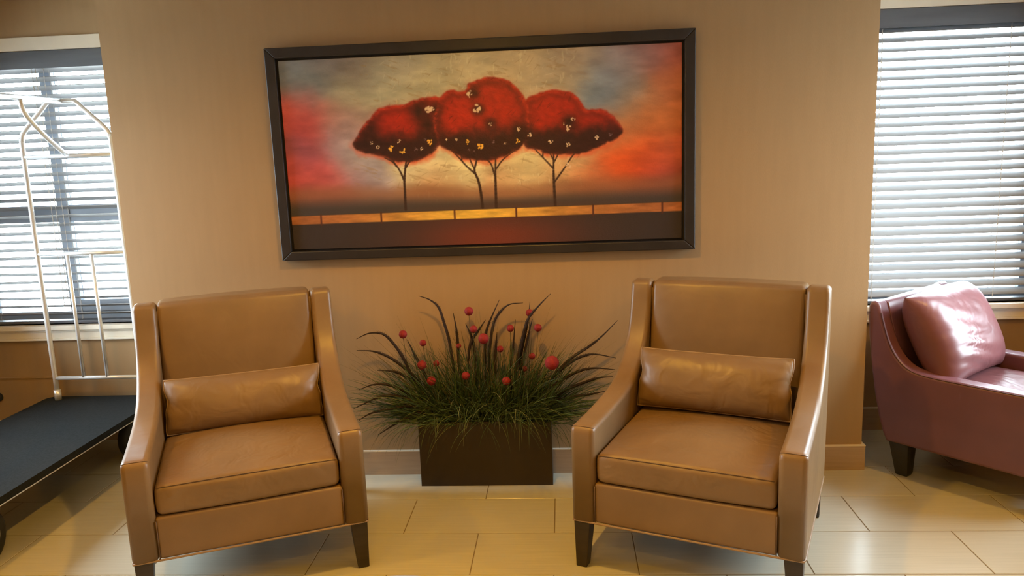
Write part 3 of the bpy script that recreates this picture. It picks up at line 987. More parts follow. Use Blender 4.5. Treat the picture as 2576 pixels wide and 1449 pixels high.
def build_armchair(name, loc, ang):
    root = empty(name, loc, ang)
    h = CH_W / 2
    prof = arm_profile()
    ns = [p for p in prof]
    for s in (-1, 1):
        xa, xb = (-h, -h + ARM_T) if s < 0 else (h - ARM_T, h)
        v, f = extrude_profile(prof, xa, xb, 0.019, 5)
        arm = mesh_obj('arm', v, f, M['tan'], root, True)
        arm.modifiers.new('wn', 'WEIGHTED_NORMAL')
        # stitched seam over the front edge of the arm
        pts = []
        for q in range(13):
            x = xa + 0.004 + (ARM_T - 0.008) * q / 12
            d = min(x - xa, xb - x)
            ins = 0.0 if d >= 0.019 else 0.019 - math.sqrt(max(0, 0.019 ** 2 - (0.019 - d) ** 2))
            pts.append((x, 0.0115 + ins * 0.72, 0.5322 - ins * 0.72))
        tube('seam', pts, 0.0010, M['tan_seam'], arm, 6)
    wi = h - ARM_T
    # backrest: leaning pad between the wings
    def back_shape(p, s):
        y = p.y + 0.055 * (s[2] + 1) * 1.02
        if s[1] < 0:
            y -= 0.016 * (1 - s[0] ** 4) * (1 - s[2] ** 4)
        z = p.z + 0.006 * (1 - s[0] ** 2) * max(0, s[2])
        return (p.x, y, z)
    v, f = rounded_box(wi + 0.001, 0.065, 0.30, 0.022, 10, 4, back_shape)
    back = mesh_obj('backrest', v, f, M['tan'], root, True)
    back.location = (0, 0.690, 0.630)
    # rear panel closing the back
    v, f = [], []
    for z, y in ((ZB + .002, 0.708), (0.35, 0.738), (0.60, 0.770), (0.90, 0.796)):
        for x in (-wi, wi):
            v += [(x, y - 0.06, z), (x, y, z)]
    for q in range(3):
        a = q * 4
        f += [(a + 1, a + 3, a + 7, a + 5), (a, a + 4, a + 6, a + 2)]
    f += [(0, 2, 3, 1), (12, 13, 15, 14)]
    mesh_obj('rear_panel', v, f, M['tan'], root)
    # seat cushion
    def seat_shape(p, s):
        z = p.z
        if s[2] > 0:
            z += 0.020 * (1 - s[0] ** 2) * (1 - s[1] ** 2) + 0.004 * (1 - s[0] ** 4)
        y = p.y
        if s[1] < 0:
            y -= 0.008 * (1 - s[0] ** 4) * (1 - s[2] ** 4)
            z -= 0.004 * (1 - s[0] ** 2) * (1 if s[2] < 0 else 0)
        return (p.x * (1.0 - 0.012 * max(0, -s[1]) * (s[2] ** 2)), y, z)
    v, f = rounded_box(wi - 0.002, 0.318, 0.053, 0.020, 12, 4, seat_shape)
    seat = mesh_obj('seat_cushion', v, f, M['tan_soft'], root, True)
    seat.location = (0, 0.328, 0.384)
    # welt seam along the cushion's front and side edges
    def edge_pts(zs):
        pts = []
        for q in range(21):
            x = -1 + 2 * q / 20
            p = Vector((x * (wi - 0.010), -0.318 + 0.004, zs * 0.047))
            p.y -= 0.004 * (1 - x ** 4)
            if zs > 0:
                p.z += 0.004 * (1 - x ** 4)
            pts.append(p)
        return pts
    tube('seam', edge_pts(1), 0.0014, M['tan_seam'], seat, 6)
    # front rail below the cushion
    v, f = rounded_box(wi + 0.002, 0.030, 0.074, 0.010, 6, 3)
    fr = mesh_obj('front_rail', v, f, M['tan'], root, True)
    fr.location = (0, 0.034, ZB + 0.076)
    for s in (-1, 1):
        tube('seam', [(s * wi, 0.0035, ZB + 0.004), (s * wi, 0.0035, ZB + 0.14)], 0.0022, M['tan_seam'], fr, 6).location = (0, -0.034, -(ZB + 0.076))
    # deck under the cushion
    MB().box(-wi, wi, 0.05, 0.70, ZB + 0.004, 0.325).build('seat_base', M['tan_seam'], root)
    # welt round the lower edge
    zz = ZB + 0.001
    ring = [(-h + 0.004, 0.004, zz), (-wi, 0.002, zz), (0, 0.002, zz), (wi, 0.002, zz), (h - 0.004, 0.004, zz), (h - 0.002, 0.02, zz), (h - 0.002, 0.36, zz), (h - 0.002, 0.70, zz), (h - 0.006, 0.715, zz), (-h + 0.006, 0.715, zz), (-h + 0.002, 0.70, zz), (-h + 0.002, 0.36, zz), (-h + 0.002, 0.02, zz)]
    tube('welt', ring, 0.0038, M['tan_welt'], root, 8, closed=True)
    for s in (-1, 1):
        v, f = tapered_leg(s * (h - 0.036), 0.036, ZB, 0.060, 0.040, s * 0.006, -0.008)
        o = MB().add(v, f).build('leg', M['dark_wood'], root, bevel=0.003)
        v, f = tapered_leg(s * (h - 0.036), 0.680, ZB, 0.055, 0.036, s * 0.004, 0.045)
        o = MB().add(v, f).build('leg', M['dark_wood'], root, bevel=0.003)
    return root


R_LOC, R_ANG = (0.368, 2.441, 0), math.radians(-22.5)
L_LOC, L_ANG = (-1.093, 2.4335, 0), math.radians(23.0)
c1 = build_armchair('armchair', L_LOC, L_ANG)
tag(c1, 'tan leather wing armchair with tapered legs between the luggage cart and the planter', 'armchair', 'tan leather armchairs')
c2 = build_armchair('armchair', R_LOC, R_ANG)
tag(c2, 'tan leather wing armchair with tapered legs between the planter and the red armchair', 'armchair', 'tan leather armchairs')


def build_pillow(loc, ang, lean, roll, w, hgt, thick, seed, label):
    root = empty('lumbar_pillow', loc, 0)
    root.rotation_mode = 'XYZ'
    root.matrix_world = Matrix.Translation(loc) @ Matrix.Rotation(ang, 4, 'Z') @ Matrix.Rotation(lean, 4, 'X') @ Matrix.Rotation(roll, 4, 'Y')
    tag(root, label, 'pillow', 'lumbar pillows on the tan armchairs')
    rnd = random.Random(seed)
    nx, nz = 44, 22
    ph = [rnd.uniform(0, 6.28) for _ in range(6)]

    def outline(a, b):
        # a, b in -1..1; short sides pinched in, corners drawn out to ears
        x = a * w / 2 * (1 - 0.040 * math.exp(-((b - 0.20) / 0.28) ** 2) * abs(a) ** 8 - 0.012 * math.exp(-((b + 0.45) / 0.2) ** 2) * abs(a) ** 8)
        z = b * hgt / 2 * (1 - 0.035 * (1 - abs(a) ** 4) * abs(b) ** 3)
        return x, z

    def thickness(a, b):
        t = max(0.0, (1 - abs(a) ** 4.5)) ** 0.55 * max(0.0, (1 - abs(b) ** 2.2)) ** 0.55
        wr = 1 + 0.05 * math.sin(5 * a + 3 * b + ph[1]) * abs(a) + 0.06 * math.sin(11 * b + 4 * a + ph[2]) * abs(a) ** 3
        return thick / 2 * t * wr
    v, f = [], []
    ids = {}
    for side in (-1, 1):
        for i in range(nx + 1):
            for j in range(nz + 1):
                # closer spacing to the rim
                a, b = math.sin(math.pi / 2 * (-1 + 2 * i / nx)), math.sin(math.pi / 2 * (-1 + 2 * j / nz))
                rim = i in (0, nx) or j in (0, nz)
                if rim and side == 1:
                    ids[(1, i, j)] = ids[(-1, i, j)]
                    continue
                x, z = outline(a, b)
                ids[(side, i, j)] = len(v)
                v.append((x, side * thickness(a, b), z))
    for side in (-1, 1):
        for i in range(nx):
            for j in range(nz):
                q = (ids[(side, i, j)], ids[(side, i + 1, j)], ids[(side, i + 1, j + 1)], ids[(side, i, j + 1)])
                f.append(q if side < 0 else tuple(reversed(q)))
    mesh_obj('cover', v, f, M['tan_soft'], root, True)
    rim_pts = []
    N = 26
    for q in range(N):
        rim_pts.append((-1 + 2 * q / N, -1))
    for q in range(N // 2):
        rim_pts.append((1, -1 + 2 * q / (N // 2)))
    for q in range(N):
        rim_pts.append((1 - 2 * q / N, 1))
    for q in range(N // 2):
        rim_pts.append((-1, 1 - 2 * q / (N // 2)))
    pts = []
    for a, b in rim_pts:
        x, z = outline(a, b)
        pts.append((x, 0, z))
    tube('piping', pts, 0.0034, M['tan_welt'], root, 7, closed=True)
    return root


def chair_point(loc, ang, x, y, z):
    c, s = math.cos(ang), math.sin(ang)
    return Vector((loc[0] + x * c - y * s, loc[1] + x * s + y * c, z))


build_pillow(chair_point(L_LOC, L_ANG, 0.004, 0.535, 0.545), L_ANG, math.radians(-20), math.radians(0.5), 0.595, 0.215, 0.135, 3, 'tan leather lumbar pillow on the armchair beside the luggage cart')
build_pillow(chair_point(R_LOC, R_ANG, -0.008, 0.535, 0.572), R_ANG, math.radians(-18), math.radians(0.0), 0.585, 0.232, 0.135, 8, 'tan leather lumbar pillow on the armchair nearer the red armchair')

# ------------------------------------------------------------------ red armchair
RA = math.radians(-48.5)
RED_A = (1.407, 3.366)
RW = 0.69
e_ = Vector((math.cos(RA), math.sin(RA)))
n_v = Vector((-e_.y, e_.x))
# local frame: x = across (near side -> far side), y = back -> front is negative; build with x across, y depth from back
red = empty('red_armchair', (RED_A[0], RED_A[1], 0), RA)
tag(red, 'dark red leather armchair with swooping arms below the right window', 'armchair')
RZ = 0.155
side_prof = [(0.0, RZ), (-0.018, 0.19), (-0.040, 0.26), (-0.062, 0.36), (-0.085, 0.50), (-0.100, 0.62), (-0.106, 0.70), (-0.106, 0.755), (-0.098, 0.775), (-0.080, 0.780), (-0.060, 0.768), (-0.048, 0.735)]
sweep = catmull([(-0.048, 0.735, 0), (-0.035, 0.690, 0), (-0.010, 0.615, 0), (0.020, 0.560, 0), (0.060, 0.518, 0), (0.110, 0.496, 0), (0.20, 0.488, 0), (0.40, 0.487, 0), (0.62, 0.487, 0)], 4)
side_prof += [(p.x, p.y) for p in sweep[1:]]
side_prof += [(0.650, 0.484), (0.664, 0.470), (0.668, 0.45), (0.660, RZ + 0.02), (0.650, RZ)]
# the chair's local x runs along the side (back to front), local y across it
AT = 0.085
for k, (ya, yb) in enumerate(((0.0, AT), (RW - AT, RW))):
    v, f = extrude_profile(side_prof, ya, yb, 0.016, 4)
    v = [(p[1], p[0], p[2]) for p in v]
    f = [tuple(reversed(q)) for q in f]
    arm = mesh_obj('arm', v, f, M['red'], red, True)
    arm.modifiers.new('wn', 'WEIGHTED_NORMAL')
    pts = []
    yy = ya + 0.003 if k == 0 else yb - 0.003
    for p in side_prof[11:-4]:
        pts.append((p[0] + 0.000, yy, p[1] - 0.006))
    tube('welt', pts, 0.0022, M['red_seam'], arm, 6)
# back shell between the arms
v, f = [], []
prof = [(-0.004, RZ + .004), (-0.062, 0.36), (-0.085, 0.50), (-0.104, 0.70), (-0.104, 0.755), (-0.080, 0.778), (-0.052, 0.765), (-0.040, 0.72), (0.02, 0.50), (0.06, 0.30), (0.06, RZ + .004)]
v, f = extrude_profile(prof, AT - 0.01, RW - AT + 0.01, 0.004, 2)
v = [(p[1], p[0], p[2]) for p in v]
f = [tuple(reversed(q)) for q in f]
mesh_obj('backrest', v, f, M['red'], red, True)
v, f = rounded_box(0.29, (RW - 2 * AT) / 2 - 0.002, 0.075, 0.03, 8, 4, lambda p, s: (p.x, p.y, p.z + (0.022 * (1 - s[0] ** 2) * (1 - s[1] ** 2) if s[2] > 0 else 0)))
o = mesh_obj('seat_cushion', v, f, M['red_soft'], red, True)
o.location = (0.365, RW / 2, 0.345)
MB().box(0.02, 0.64, AT - 0.005, RW - AT + 0.005, RZ + 0.002, 0.275).build('seat_base', M['red'], red, bevel=0.006)


def soft_cushion(w, h, t, seed, wob):
    """puffed back cushion, w along y, h along z, t along x"""
    rnd = random.Random(seed)
    ph = [rnd.uniform(0, 6.28) for _ in range(8)]
    nx, nz = 40, 40
    v, f, ids = [], [], {}
    for side in (-1, 1):
        for i in range(nx + 1):
            for j in range(nz + 1):
                a, b = math.sin(math.pi / 2 * (-1 + 2 * i / nx)), math.sin(math.pi / 2 * (-1 + 2 * j / nz))
                rim = i in (0, nx) or j in (0, nz)
                if rim and side == 1:
                    ids[(1, i, j)] = ids[(-1, i, j)]
                    continue
                y = a * w / 2 * (1 - 0.05 * (1 - b * b) * a * a - 0.04 * b * 0)
                z = b * h / 2 * (1 - 0.06 * (1 - a * a) * b * b * (1 if b < 0 else -0.6))
                tk = max(0, 1 - a ** 4) ** 0.5 * max(0, 1 - abs(b) ** 3) ** 0.5
                # creases drawn toward the lower near corner
                cr = 0.0
                if side > 0:
                    for q in range(5):
                        d = (b * 1.0 + 0.75) - 0.32 * q + 0.28 * (a + 0.4) + 0.05 * math.sin(4 * a + ph[q])
                        amp = (0.010, 0.012, 0.009, 0.006, 0.003)[q] * wob
                        cr += amp * math.exp(-(d / 0.075) ** 2) * math.exp(-((a + 0.25) / 0.55) ** 2)
                x = side * t / 2 * tk * (1 + 0.04 * math.sin(3 * a + ph[6]) * b) - cr * tk
                ids[(side, i, j)] = len(v)
                v.append((x, y, z))
    for side in (-1, 1):
        for i in range(nx):
            for j in range(nz):
                q = (ids[(side, i, j)], ids[(side, i + 1, j)], ids[(side, i + 1, j + 1)], ids[(side, i, j + 1)])
                f.append(q if side > 0 else tuple(reversed(q)))
    return v, f


v, f = soft_cushion(0.575, 0.415, 0.23, 4, 1.3)
bc = mesh_obj('back_cushion', v, f, M['red_soft'], red, True)
bc.location = (0.125, RW / 2 - 0.012, 0.615)
bc.rotation_euler = (0, math.radians(-27), 0)
v = []
N = 24
pts = []
for q in range(N + 1):
    a = -1 + 2 * q / N
    pts.append((0.0, a * 0.575 / 2, 0.415 / 2 * (1 + 0.036 * (1 - a * a))))
tube('seam', pts, 0.0022, M['red_seam'], bc, 6)
for lx, ly in ((0.045, 0.065), (0.045, RW - 0.065), (0.60, 0.065), (0.60, RW - 0.065)):
    m = MB()
    n = 12
    v, f = [], []
    for z, r in ((0, 0.026), (0.008, 0.029), (RZ + 0.004, 0.046)):
        for q in range(n):
            a = 2 * math.pi * (q + 0.5) / n
            cs, sn = math.cos(a), math.sin(a)
            k = 1.0 / max(abs(cs), abs(sn)) ** 0.75
            v.append((lx + (0.012 if lx < 0.3 else -0.012) * (0 if z > 0.1 else 1) + r * cs * k, ly + r * sn * k, z))
    for a in range(2):
        for q in range(n):
            f.append((a * n + q, a * n + (q + 1) % n, (a + 1) * n + (q + 1) % n, (a + 1) * n + q))
    f += [tuple(range(n - 1, -1, -1)), tuple(2 * n + q for q in range(n))]
    mesh_obj('leg', v, f, M['black_leg'], red)

# ------------------------------------------------------------------ luggage cart
CX, CYF, CYB = -2.473, 2.46, 3.86       # centre line, front and rear ends of the deck
DZ = 0.272
cart = empty('luggage_cart', (CX, (CYF + CYB) / 2, 0))
tag(cart, 'bright metal birdcage luggage cart with black carpeted deck below the left window', 'luggage cart')
HL, HWD = (CYB - CYF) / 2, 0.322


def round_rect(hx, hy, r, n=6):
    pts = []
    for cx_, cy_, a0 in ((hx - r, hy - r, 0), (-hx + r, hy - r, 90), (-hx + r, -hy + r, 180), (hx - r, -hy + r, 270)):
        for q in range(n + 1):
            a = math.radians(a0 + 90 * q / n)
            pts.append((cx_ + r * math.cos(a), cy_ + r * math.sin(a)))
    return pts


def slab(name, outline, z0, z1, mat, parent, bev=0.0):
    n = len(outline)
    v = [(x, y, z0) for x, y in outline] + [(x, y, z1) for x, y in outline]
    f = [(q, (q + 1) % n, (q + 1) % n + n, q + n) for q in range(n)] + [tuple(range(n - 1, -1, -1)), tuple(n + q for q in range(n))]
    return mesh_obj(name, v, f, mat, parent)


slab('deck', round_rect(HWD, HL, 0.05), DZ - 0.030, DZ, M['carpet'], cart)
slab('deck_rim', round_rect(HWD - 0.002, HL - 0.002, 0.05), DZ - 0.036, DZ - 0.030, M['steel'], cart)
slab('chassis', round_rect(HWD - 0.05, HL - 0.06, 0.05), DZ - 0.062, DZ - 0.036, M['deck_edge'], cart)
TR = 0.0125
PXW = 0.233             # half distance between posts
PO = 0.055              # posts inset from the deck end
ZT, ZS = 1.815, 1.64


def hoop(sign):
    y = sign * (HL - PO)
    base = [(-PXW - .004, y, DZ), (-PXW - .004, y, 0.9), (-PXW, y, ZS - 0.06), (-PXW + 0.003, y, ZS - 0.01), (-PXW + 0.022, y, ZS + 0.035), (-PXW + 0.125, y, ZT - 0.038), (-PXW + 0.150, y, ZT - 0.012), (-PXW + 0.178, y, ZT)]
    full = base + [(-p[0], p[1], p[2]) for p in reversed(base)]
    # straight runs with tight bends
    tube('hoop', catmull(full, 5), TR, M['steel'], cart, 12)
    for z in (1.548, 1.053, 0.391):
        tube('crossbar', [(-PXW, y, z), (PXW, y, z)], 0.0105, M['steel'], cart, 10)
    for x in (-0.078, 0.052):
        tube('spindle', [(x, y, 1.053), (x, y, 0.391)], 0.0095, M['steel'], cart, 10)
    for s in (-1, 1):
        tube('post_socket', [(s * (PXW + .004), y, DZ - 0.004), (s * (PXW + .004), y, DZ + 0.055)], 0.0175, M['steel'], cart, 14)
    # brace curving from the hanging rail down to the upper crossbar
    tube('brace', catmull([(0, y - sign * 0.30, ZT - 0.01), (0, y - sign * 0.275, ZT - 0.075), (0, y - sign * 0.16, ZT - 0.17), (0, y - sign * 0.02, 1.556)], 6), 0.0115, M['steel'], cart, 10)


hoop(1)
hoop(-1)
tube('hanging_rail', [(0, HL - PO, ZT), (0, -HL + PO, ZT)], TR, M['steel'], cart, 12)


def lathe_x(prof, n=28):
    """prof [(x, r)] turned about the x axis"""
    v, f = [], []
    for x, r in prof:
        for q in range(n):
            a = 2 * math.pi * q / n
            v.append((x, r * math.cos(a), r * math.sin(a)))
    for a in range(len(prof) - 1):
        for q in range(n):
            f.append((a * n + q, (a + 1) * n + q, (a + 1) * n + (q + 1) % n, a * n + (q + 1) % n))
    f.append(tuple(range(n)))
    f.append(tuple((len(prof) - 1) * n + q for q in range(n - 1, -1, -1)))
    return v, f


WR = 0.104
for sx in (-1, 1):
    for sy in (-1, 1):
        caster = empty('caster', (sx * 0.232, sy * 0.53 - 0.01, 0), math.radians(8 if sy < 0 else -6))
        caster.parent = cart
        v, f = lathe_x([(-0.022, 0.060), (-0.027, 0.085), (-0.024, 0.098), (-0.012, WR), (0.012, WR), (0.024, 0.098), (0.027, 0.085), (0.022, 0.060)])
        tw = mesh_obj('tire', v, f, M['rubber'], caster, True)
        tw.location = (0, 0, WR)
        v, f = lathe_x([(-0.020, 0.061), (-0.024, 0.058), (-0.016, 0.030), (-0.026, 0.016), (0.026, 0.016), (0.016, 0.030), (0.024, 0.058), (0.020, 0.061)])
        hb = mesh_obj('hub', v, f, M['steel'], caster, True)
        hb.location = (0, 0, WR)
        m = MB()
        for q in (-1, 1):
            m.tube(catmull([(q * 0.010, 0.0, 0.222), (q * 0.030, 0.0, 0.216), (q * 0.040, 0.0, 0.195), (q * 0.040, 0, 0.15), (q * 0.040, 0, 0.09)], 4), 0.006, 8)
        m.box(-0.04, 0.04, -0.035, 0.035, 0.221, 0.228)
        m.build('fork', M['chrome'], caster, True)
        tube('axle', [(-0.052, 0, WR), (0.052, 0, WR)], 0.007, M['chrome'], caster, 10)

# ------------------------------------------------------------------ planter with grasses, plumes and red balls
PLX0, PLX1, PLY0, PLY1, PLH = -0.672, -0.074, 3.281, 3.405, 0.302
plant = empty('grass_planter', ((PLX0 + PLX1) / 2, (PLY0 + PLY1) / 2, 0))
tag(plant, 'dark rectangular planter of artificial grasses with red balls between the tan armchairs', 'planter')
pox, poy = plant.location.x, plant.location.y
hx, hy = (PLX1 - PLX0) / 2, (PLY1 - PLY0) / 2
m = MB()
t_ = 0.010
m.box(-hx, hx, -hy, hy, 0, 0.012)
m.box(-hx, hx, -hy, -hy + t_, 0.012, PLH)
m.box(-hx, hx, hy - t_, hy, 0.012, PLH)
m.box(-hx, -hx + t_, -hy + t_, hy - t_, 0.012, PLH)
m.box(hx - t_, hx, -hy + t_, hy - t_, 0.012, PLH)
m.build('planter_box', M['planter'], plant)
v, f = rounded_box(hx - t_, hy - t_, 0.01, 0.004, 10, 2, lambda p, s: (p.x, p.y, p.z + (0.006 * math.sin(9 * s[0]) * math.cos(5 * s[1]) if s[2] > 0 else 0)))
mesh_obj('soil', v, f, M['soil'], plant, True).location = (0, 0, PLH - 0.035)

PLUMES = [[(-0.65, 3.36, 0.867), (-0.602, 3.36, 0.849), (-0.563, 3.36, 0.813), (-0.542, 3.36, 0.742), (-0.525, 3.36, 0.671), (-0.515, 3.36, 0.592)], [(-0.5, 3.37, 0.784), (-0.489, 3.367, 0.711), (-0.485, 3.363, 0.648), (-0.485, 3.36, 0.577)], [(-0.929, 3.3, 0.691), (-0.87, 3.308, 0.714), (-0.81, 3.316, 0.706), (-0.767, 3.324, 0.657), (-0.731, 3.332, 0.59), (-0.708, 3.34, 0.53)], [(-0.924, 3.27, 0.646), (-0.856, 3.285, 0.637), (-0.799, 3.3, 0.611), (-0.743, 3.315, 0.566), (-0.687, 3.33, 0.504)], [(-0.714, 3.36, 0.668), (-0.692, 3.36, 0.617), (-0.668, 3.36, 0.563), (-0.643, 3.36, 0.508)], [(-0.291, 3.38, 0.837), (-0.325, 3.378, 0.768), (-0.352, 3.375, 0.706), (-0.36, 3.372, 0.657), (-0.366, 3.37, 0.601)], [(-0.184, 3.35, 0.826), (-0.245, 3.352, 0.82), (-0.288, 3.354, 0.786), (-0.318, 3.356, 0.738), (-0.335, 3.358, 0.66), (-0.345, 3.36, 0.589)], [(-0.356, 3.37, 0.749), (-0.389, 3.365, 0.702), (-0.426, 3.36, 0.647)], [(-0.448, 3.38, 0.732), (-0.426, 3.375, 0.679), (-0.414, 3.37, 0.63)], [(-0.061, 3.34, 0.866), (-0.109, 3.342, 0.819), (-0.162, 3.345, 0.757), (-0.185, 3.348, 0.694), (-0.213, 3.35, 0.589)], [(-0.155, 3.38, 0.823), (-0.164, 3.377, 0.75), (-0.18, 3.373, 0.681), (-0.2, 3.37, 0.597)], [(-0.146, 3.37, 0.748), (-0.166, 3.365, 0.676), (-0.185, 3.36, 0.6)], [(-0.221, 3.35, 0.751), (-0.236, 3.35, 0.624), (-0.249, 3.35, 0.547)], [(0.229, 3.34, 0.739), (0.157, 3.342, 0.667), (0.096, 3.345, 0.619), (0.027, 3.348, 0.574), (-0.036, 3.35, 0.514)], [(0.218, 3.31, 0.577), (0.128, 3.318, 0.594), (0.067, 3.325, 0.583), (0.012, 3.332, 0.55), (-0.051, 3.34, 0.496)], [(0.212, 3.29, 0.53), (0.126, 3.3, 0.536), (0.065, 3.31, 0.524), (0.004, 3.32, 0.494), (-0.059, 3.33, 0.449)], [(0.201, 3.27, 0.505), (0.131, 3.287, 0.494), (0.064, 3.303, 0.466), (-0.011, 3.32, 0.43)], [(0.165, 3.24, 0.449), (0.102, 3.26, 0.43), (0.022, 3.28, 0.414), (-0.047, 3.3, 0.387)], [(-0.919, 3.24, 0.475), (-0.846, 3.258, 0.493), (-0.775, 3.275, 0.479), (-0.718, 3.292, 0.444), (-0.668, 3.31, 0.402)], [(-0.943, 3.22, 0.394), (-0.873, 3.236, 0.423), (-0.821, 3.252, 0.438), (-0.776, 3.268, 0.435), (-0.711, 3.284, 0.415), (-0.653, 3.3, 0.383)], [(-0.918, 3.2, 0.347), (-0.867, 3.222, 0.371), (-0.795, 3.245, 0.379), (-0.717, 3.268, 0.385), (-0.645, 3.29, 0.372)], [(-0.831, 3.18, 0.286), (-0.772, 3.213, 0.316), (-0.715, 3.247, 0.338), (-0.651, 3.28, 0.354)], [(-0.84, 3.28, 0.55), (-0.775, 3.297, 0.54), (-0.732, 3.313, 0.517), (-0.682, 3.33, 0.468)], [(-0.306, 3.36, 0.694), (-0.312, 3.36, 0.638), (-0.318, 3.36, 0.574)]]  # plume and ball points taken from image pixels, at depths picked by hand
BALLS = [(-0.725, 3.33, 0.7, 0.0187), (-0.428, 3.36, 0.792, 0.02), (-0.408, 3.34, 0.714, 0.0172), (-0.358, 3.27, 0.687, 0.0235), (-0.245, 3.35, 0.712, 0.0164), (-0.122, 3.34, 0.714, 0.0177), (-0.158, 3.37, 0.776, 0.0171), (-0.643, 3.36, 0.651, 0.0154), (-0.638, 3.28, 0.571, 0.0206), (-0.586, 3.35, 0.557, 0.014), (-0.596, 3.26, 0.503, 0.0205), (-0.44, 3.24, 0.53, 0.0182), (-0.262, 3.22, 0.509, 0.0187), (-0.293, 3.34, 0.621, 0.0151), (-0.152, 3.33, 0.588, 0.015), (-0.061, 3.16, 0.603, 0.0304), (-0.187, 3.34, 0.527, 0.0124), (-0.482, 3.36, 0.634, 0.0125)]
rnd = random.Random(11)
YMAX = PY - 0.02 - poy


def root_near(x, y):
    # root inside the box below a point
    rx = max(-hx + 0.03, min(hx - 0.03, (x - pox) * 0.72))
    ry = max(-hy + 0.02, min(hy - 0.02, (y - poy) * 0.5))
    return Vector((rx + rnd.uniform(-.02, .02), ry, PLH - 0.03))


for path in PLUMES:
    P = [Vector((p[0] - pox, p[1] - poy, p[2])) for p in path]
    rt = root_near(path[-1][0], path[-1][1])
    last, prev = P[-1], P[-2]
    d = (last - prev)
    mid_ = last + d * 0.6 + (rt - last) * 0.25
    ctrl = P + [last * 0.35 + mid_ * 0.65, (last + rt) / 2 * 0.7 + mid_ * 0.3, rt]
    cp = catmull(ctrl, 6)
    nP = len(P) * 6
    rad = []
    for i, p in enumerate(cp):
        t = i / (len(cp) - 1)
        tt = i / max(1, nP)
        if tt < 1:
            rad.append(0.0012 + 0.0058 * math.sin(min(1, tt * 1.15) * math.pi * 0.62))
        else:
            rad.append(0.0018)
    mb = MB().tube(cp, rad, 6)
    # bristles along the lower part of the spike
    for i in range(int(nP * 0.30), min(nP, len(cp) - 1)):
        tdir = (cp[i] - cp[i + 1]).normalized()
        for q in range(16):
            a = rnd.uniform(0, 6.28)
            side = tdir.cross(Vector((math.cos(a), math.sin(a), 0.3))).normalized()
            b0 = cp[i] + (cp[i + 1] - cp[i]) * rnd.random()
            tip = b0 + side * rnd.uniform(0.006, 0.012) + tdir * rnd.uniform(0.008, 0.016)
            w = tdir * 0.0016
            if tip.y > YMAX:
                tip.y = YMAX
            mb.add([b0 - w, b0 + w, tip], [(0, 1, 2)])
    mb.build('plume', M['plume'], plant)

for bx_, by_, bz_, br_ in BALLS:
    bm = bmesh.new()
    bmesh.ops.create_icosphere(bm, subdivisions=3, radius=br_)
    for vv in bm.verts:
        nse = math.sin(vv.co.x * 900 + vv.co.y * 500) * math.sin(vv.co.z * 800 + vv.co.x * 300)
        vv.co *= 1 + 0.02 * nse
    me = bpy.data.meshes.new('red_ball')
    bm.to_mesh(me)
    bm.free()
    me.materials.append(M['ball'])
    me.polygons.foreach_set('use_smooth', [True] * len(me.polygons))
    b = link('red_ball', me, plant, (bx_ - pox, by_ - poy, bz_))
    rt = root_near(bx_, by_) - Vector((bx_ - pox, by_ - poy, bz_))
    tube('ball_stem', catmull([(0, 0, -br_ * 0.9), (rt.x * 0.25, rt.y * 0.4, rt.z * 0.45), tuple(rt)], 5), 0.0012, M['stem'], b, 5)

# grass blades
V, Fc, tint = [], [], []


def blade(rt, dirx, diry, up, length, droop, width, col, seg=7):
    d = Vector((dirx, diry, up)).normalized()
    p = Vector(rt)
    step = length / seg
    side = Vector((-d.y, d.x, 0))
    if side.length < 0.1:
        side = Vector((1, 0, 0))
    side.normalize()
    tw = rnd.uniform(-1.2, 1.2)
    side = (side * math.cos(tw) + d.cross(side) * math.sin(tw)).normalized()
    base = len(V)
    for i in range(seg + 1):
        t = i / seg
        w = width * (1 - t) ** 0.55 * 0.5 + 0.0003
        q = p.copy()
        q.y = min(q.y, YMAX)
        yw = q.y + poy          # keep clear of the two chairs' outer sides
        q.x = max(-0.7325 - 0.4247 * (yw - 2.587) + 0.025 - pox, min(0.003 + 0.414 * (yw - 2.593) - 0.025 - pox, q.x))
        V.append(tuple(q - side * w))
        V.append(tuple(q + side * w))
        tint.append(col)
        tint.append(col)
        p = p + d * step
        d = (d + Vector((0, 0, -droop * (0.3 + t)))).normalized()
    for i in range(seg):
        a = base + 2 * i
        Fc.append((a, a + 1, a + 3, a + 2))


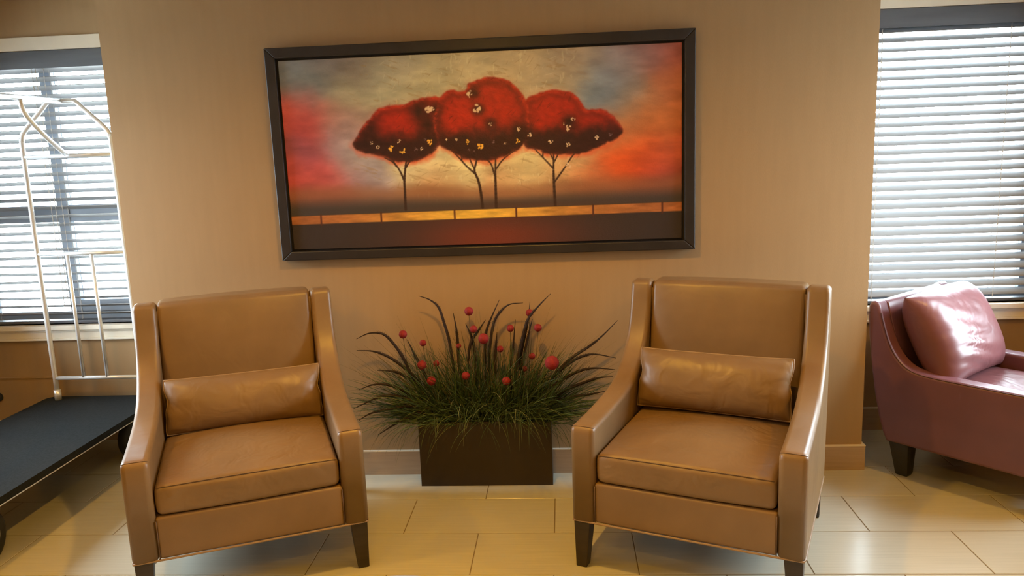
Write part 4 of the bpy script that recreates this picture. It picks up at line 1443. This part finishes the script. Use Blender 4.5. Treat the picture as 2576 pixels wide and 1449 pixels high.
greens = [(0.028, 0.056, 0.020), (0.044, 0.080, 0.028), (0.062, 0.110, 0.040), (0.020, 0.036, 0.016), (0.085, 0.140, 0.055)]
fronts = [(0.050, 0.085, 0.032), (0.080, 0.120, 0.05), (0.036, 0.062, 0.024), (0.15, 0.17, 0.08), (0.025, 0.045, 0.018)]
straws = [(0.20, 0.13, 0.035), (0.15, 0.11, 0.03), (0.12, 0.10, 0.03)]
for k in range(1900):
    u = rnd.uniform(-1, 1)
    u = math.copysign(abs(u) ** 0.85, u)
    rt = Vector((u * (hx - 0.04), rnd.uniform(-hy + 0.015, hy - 0.015), PLH - 0.03))
    kind = rnd.random()
    if kind < 0.46:      # spreading sideways
        lean = u * 1.5 + rnd.gauss(0, 0.55)
        dy = rnd.gauss(-0.20, 0.38)
        blade(rt, lean, dy, rnd.uniform(0.45, 1.2), rnd.uniform(0.22, 0.46), rnd.uniform(0.05, 0.20), rnd.uniform(0.0026, 0.0052), rnd.choice(greens))
    elif kind < 0.74:    # upright tuft
        lean = u * 0.5 + rnd.gauss(0, 0.28)
        blade(rt, lean, rnd.gauss(-0.06, 0.16), 1.0, rnd.uniform(0.22, 0.42), rnd.uniform(0.0, 0.08), rnd.uniform(0.0026, 0.005), rnd.choice(greens))
    elif kind < 0.90:    # falling forward over the rim
        lean = u * 0.8 + rnd.gauss(0, 0.5)
        rt.y = -hy + rnd.uniform(0.012, 0.06)
        blade(rt, lean, -rnd.uniform(0.25, 0.9), rnd.uniform(0.5, 1.3), rnd.uniform(0.22, 0.44), rnd.uniform(0.20, 0.46), rnd.uniform(0.0022, 0.0042), rnd.choice(fronts), 9)
    else:                # fine dry straws
        lean = u * 1.0 + rnd.gauss(0, 0.4)
        blade(rt, lean, rnd.gauss(0.0, 0.12), 1.0, rnd.uniform(0.34, 0.56), rnd.uniform(0.0, 0.12), 0.0016, rnd.choice(straws))
me = bpy.data.meshes.new('grass_blades')
me.from_pydata(V, [], Fc)
me.materials.append(M['blade'])
ca = me.color_attributes.new('tint', 'FLOAT_COLOR', 'POINT')
cc = np.ones((len(V), 4), np.float32)
cc[:, :3] = np.array(tint)
ca.data.foreach_set('color', cc.ravel())
g = link('grass_blades', me, plant)
g['kind'] = 'stuff'

# ------------------------------------------------------------------ small things at the edge of the frame
tb = empty('side_table', (-0.418, 1.6, 0))
tag(tb, 'pale round pedestal table, only its far rim at the bottom edge', 'table')


def lathe_z(prof, n=40):
    v, f = [], []
    for r, z in prof:
        for q in range(n):
            a = 2 * math.pi * q / n
            v.append((r * math.cos(a), r * math.sin(a), z))
    for a in range(len(prof) - 1):
        for q in range(n):
            f.append((a * n + q, a * n + (q + 1) % n, (a + 1) * n + (q + 1) % n, (a + 1) * n + q))
    f.append(tuple(range(n - 1, -1, -1)))
    f.append(tuple((len(prof) - 1) * n + q for q in range(n)))
    return v, f


for nm, pr, mt in (('table_top', [(0.160, 0.424), (0.172, 0.428), (0.174, 0.440), (0.170, 0.449), (0.160, 0.451)], 'table'), ('pedestal', [(0.022, 0.02), (0.020, 0.10), (0.020, 0.40), (0.05, 0.424)], 'steel'), ('foot', [(0.13, 0.0), (0.13, 0.008), (0.10, 0.016), (0.03, 0.026)], 'steel')):
    v, f = lathe_z(pr)
    mesh_obj(nm, v, f, M[mt], tb, True)

bp_ = empty('wall_bumper', (-3.136, WY, 0.255))
tag(bp_, 'small dark round bumper low on the wall at the left edge', 'bumper')
v, f = lathe_z([(0.020, 0.0), (0.024, 0.004), (0.024, 0.014), (0.018, 0.022), (0.008, 0.025)], 24)
v = [(a, -c, b) for a, b, c in v]
mesh_obj('cap', v, f, M['rubber'], bp_, True)
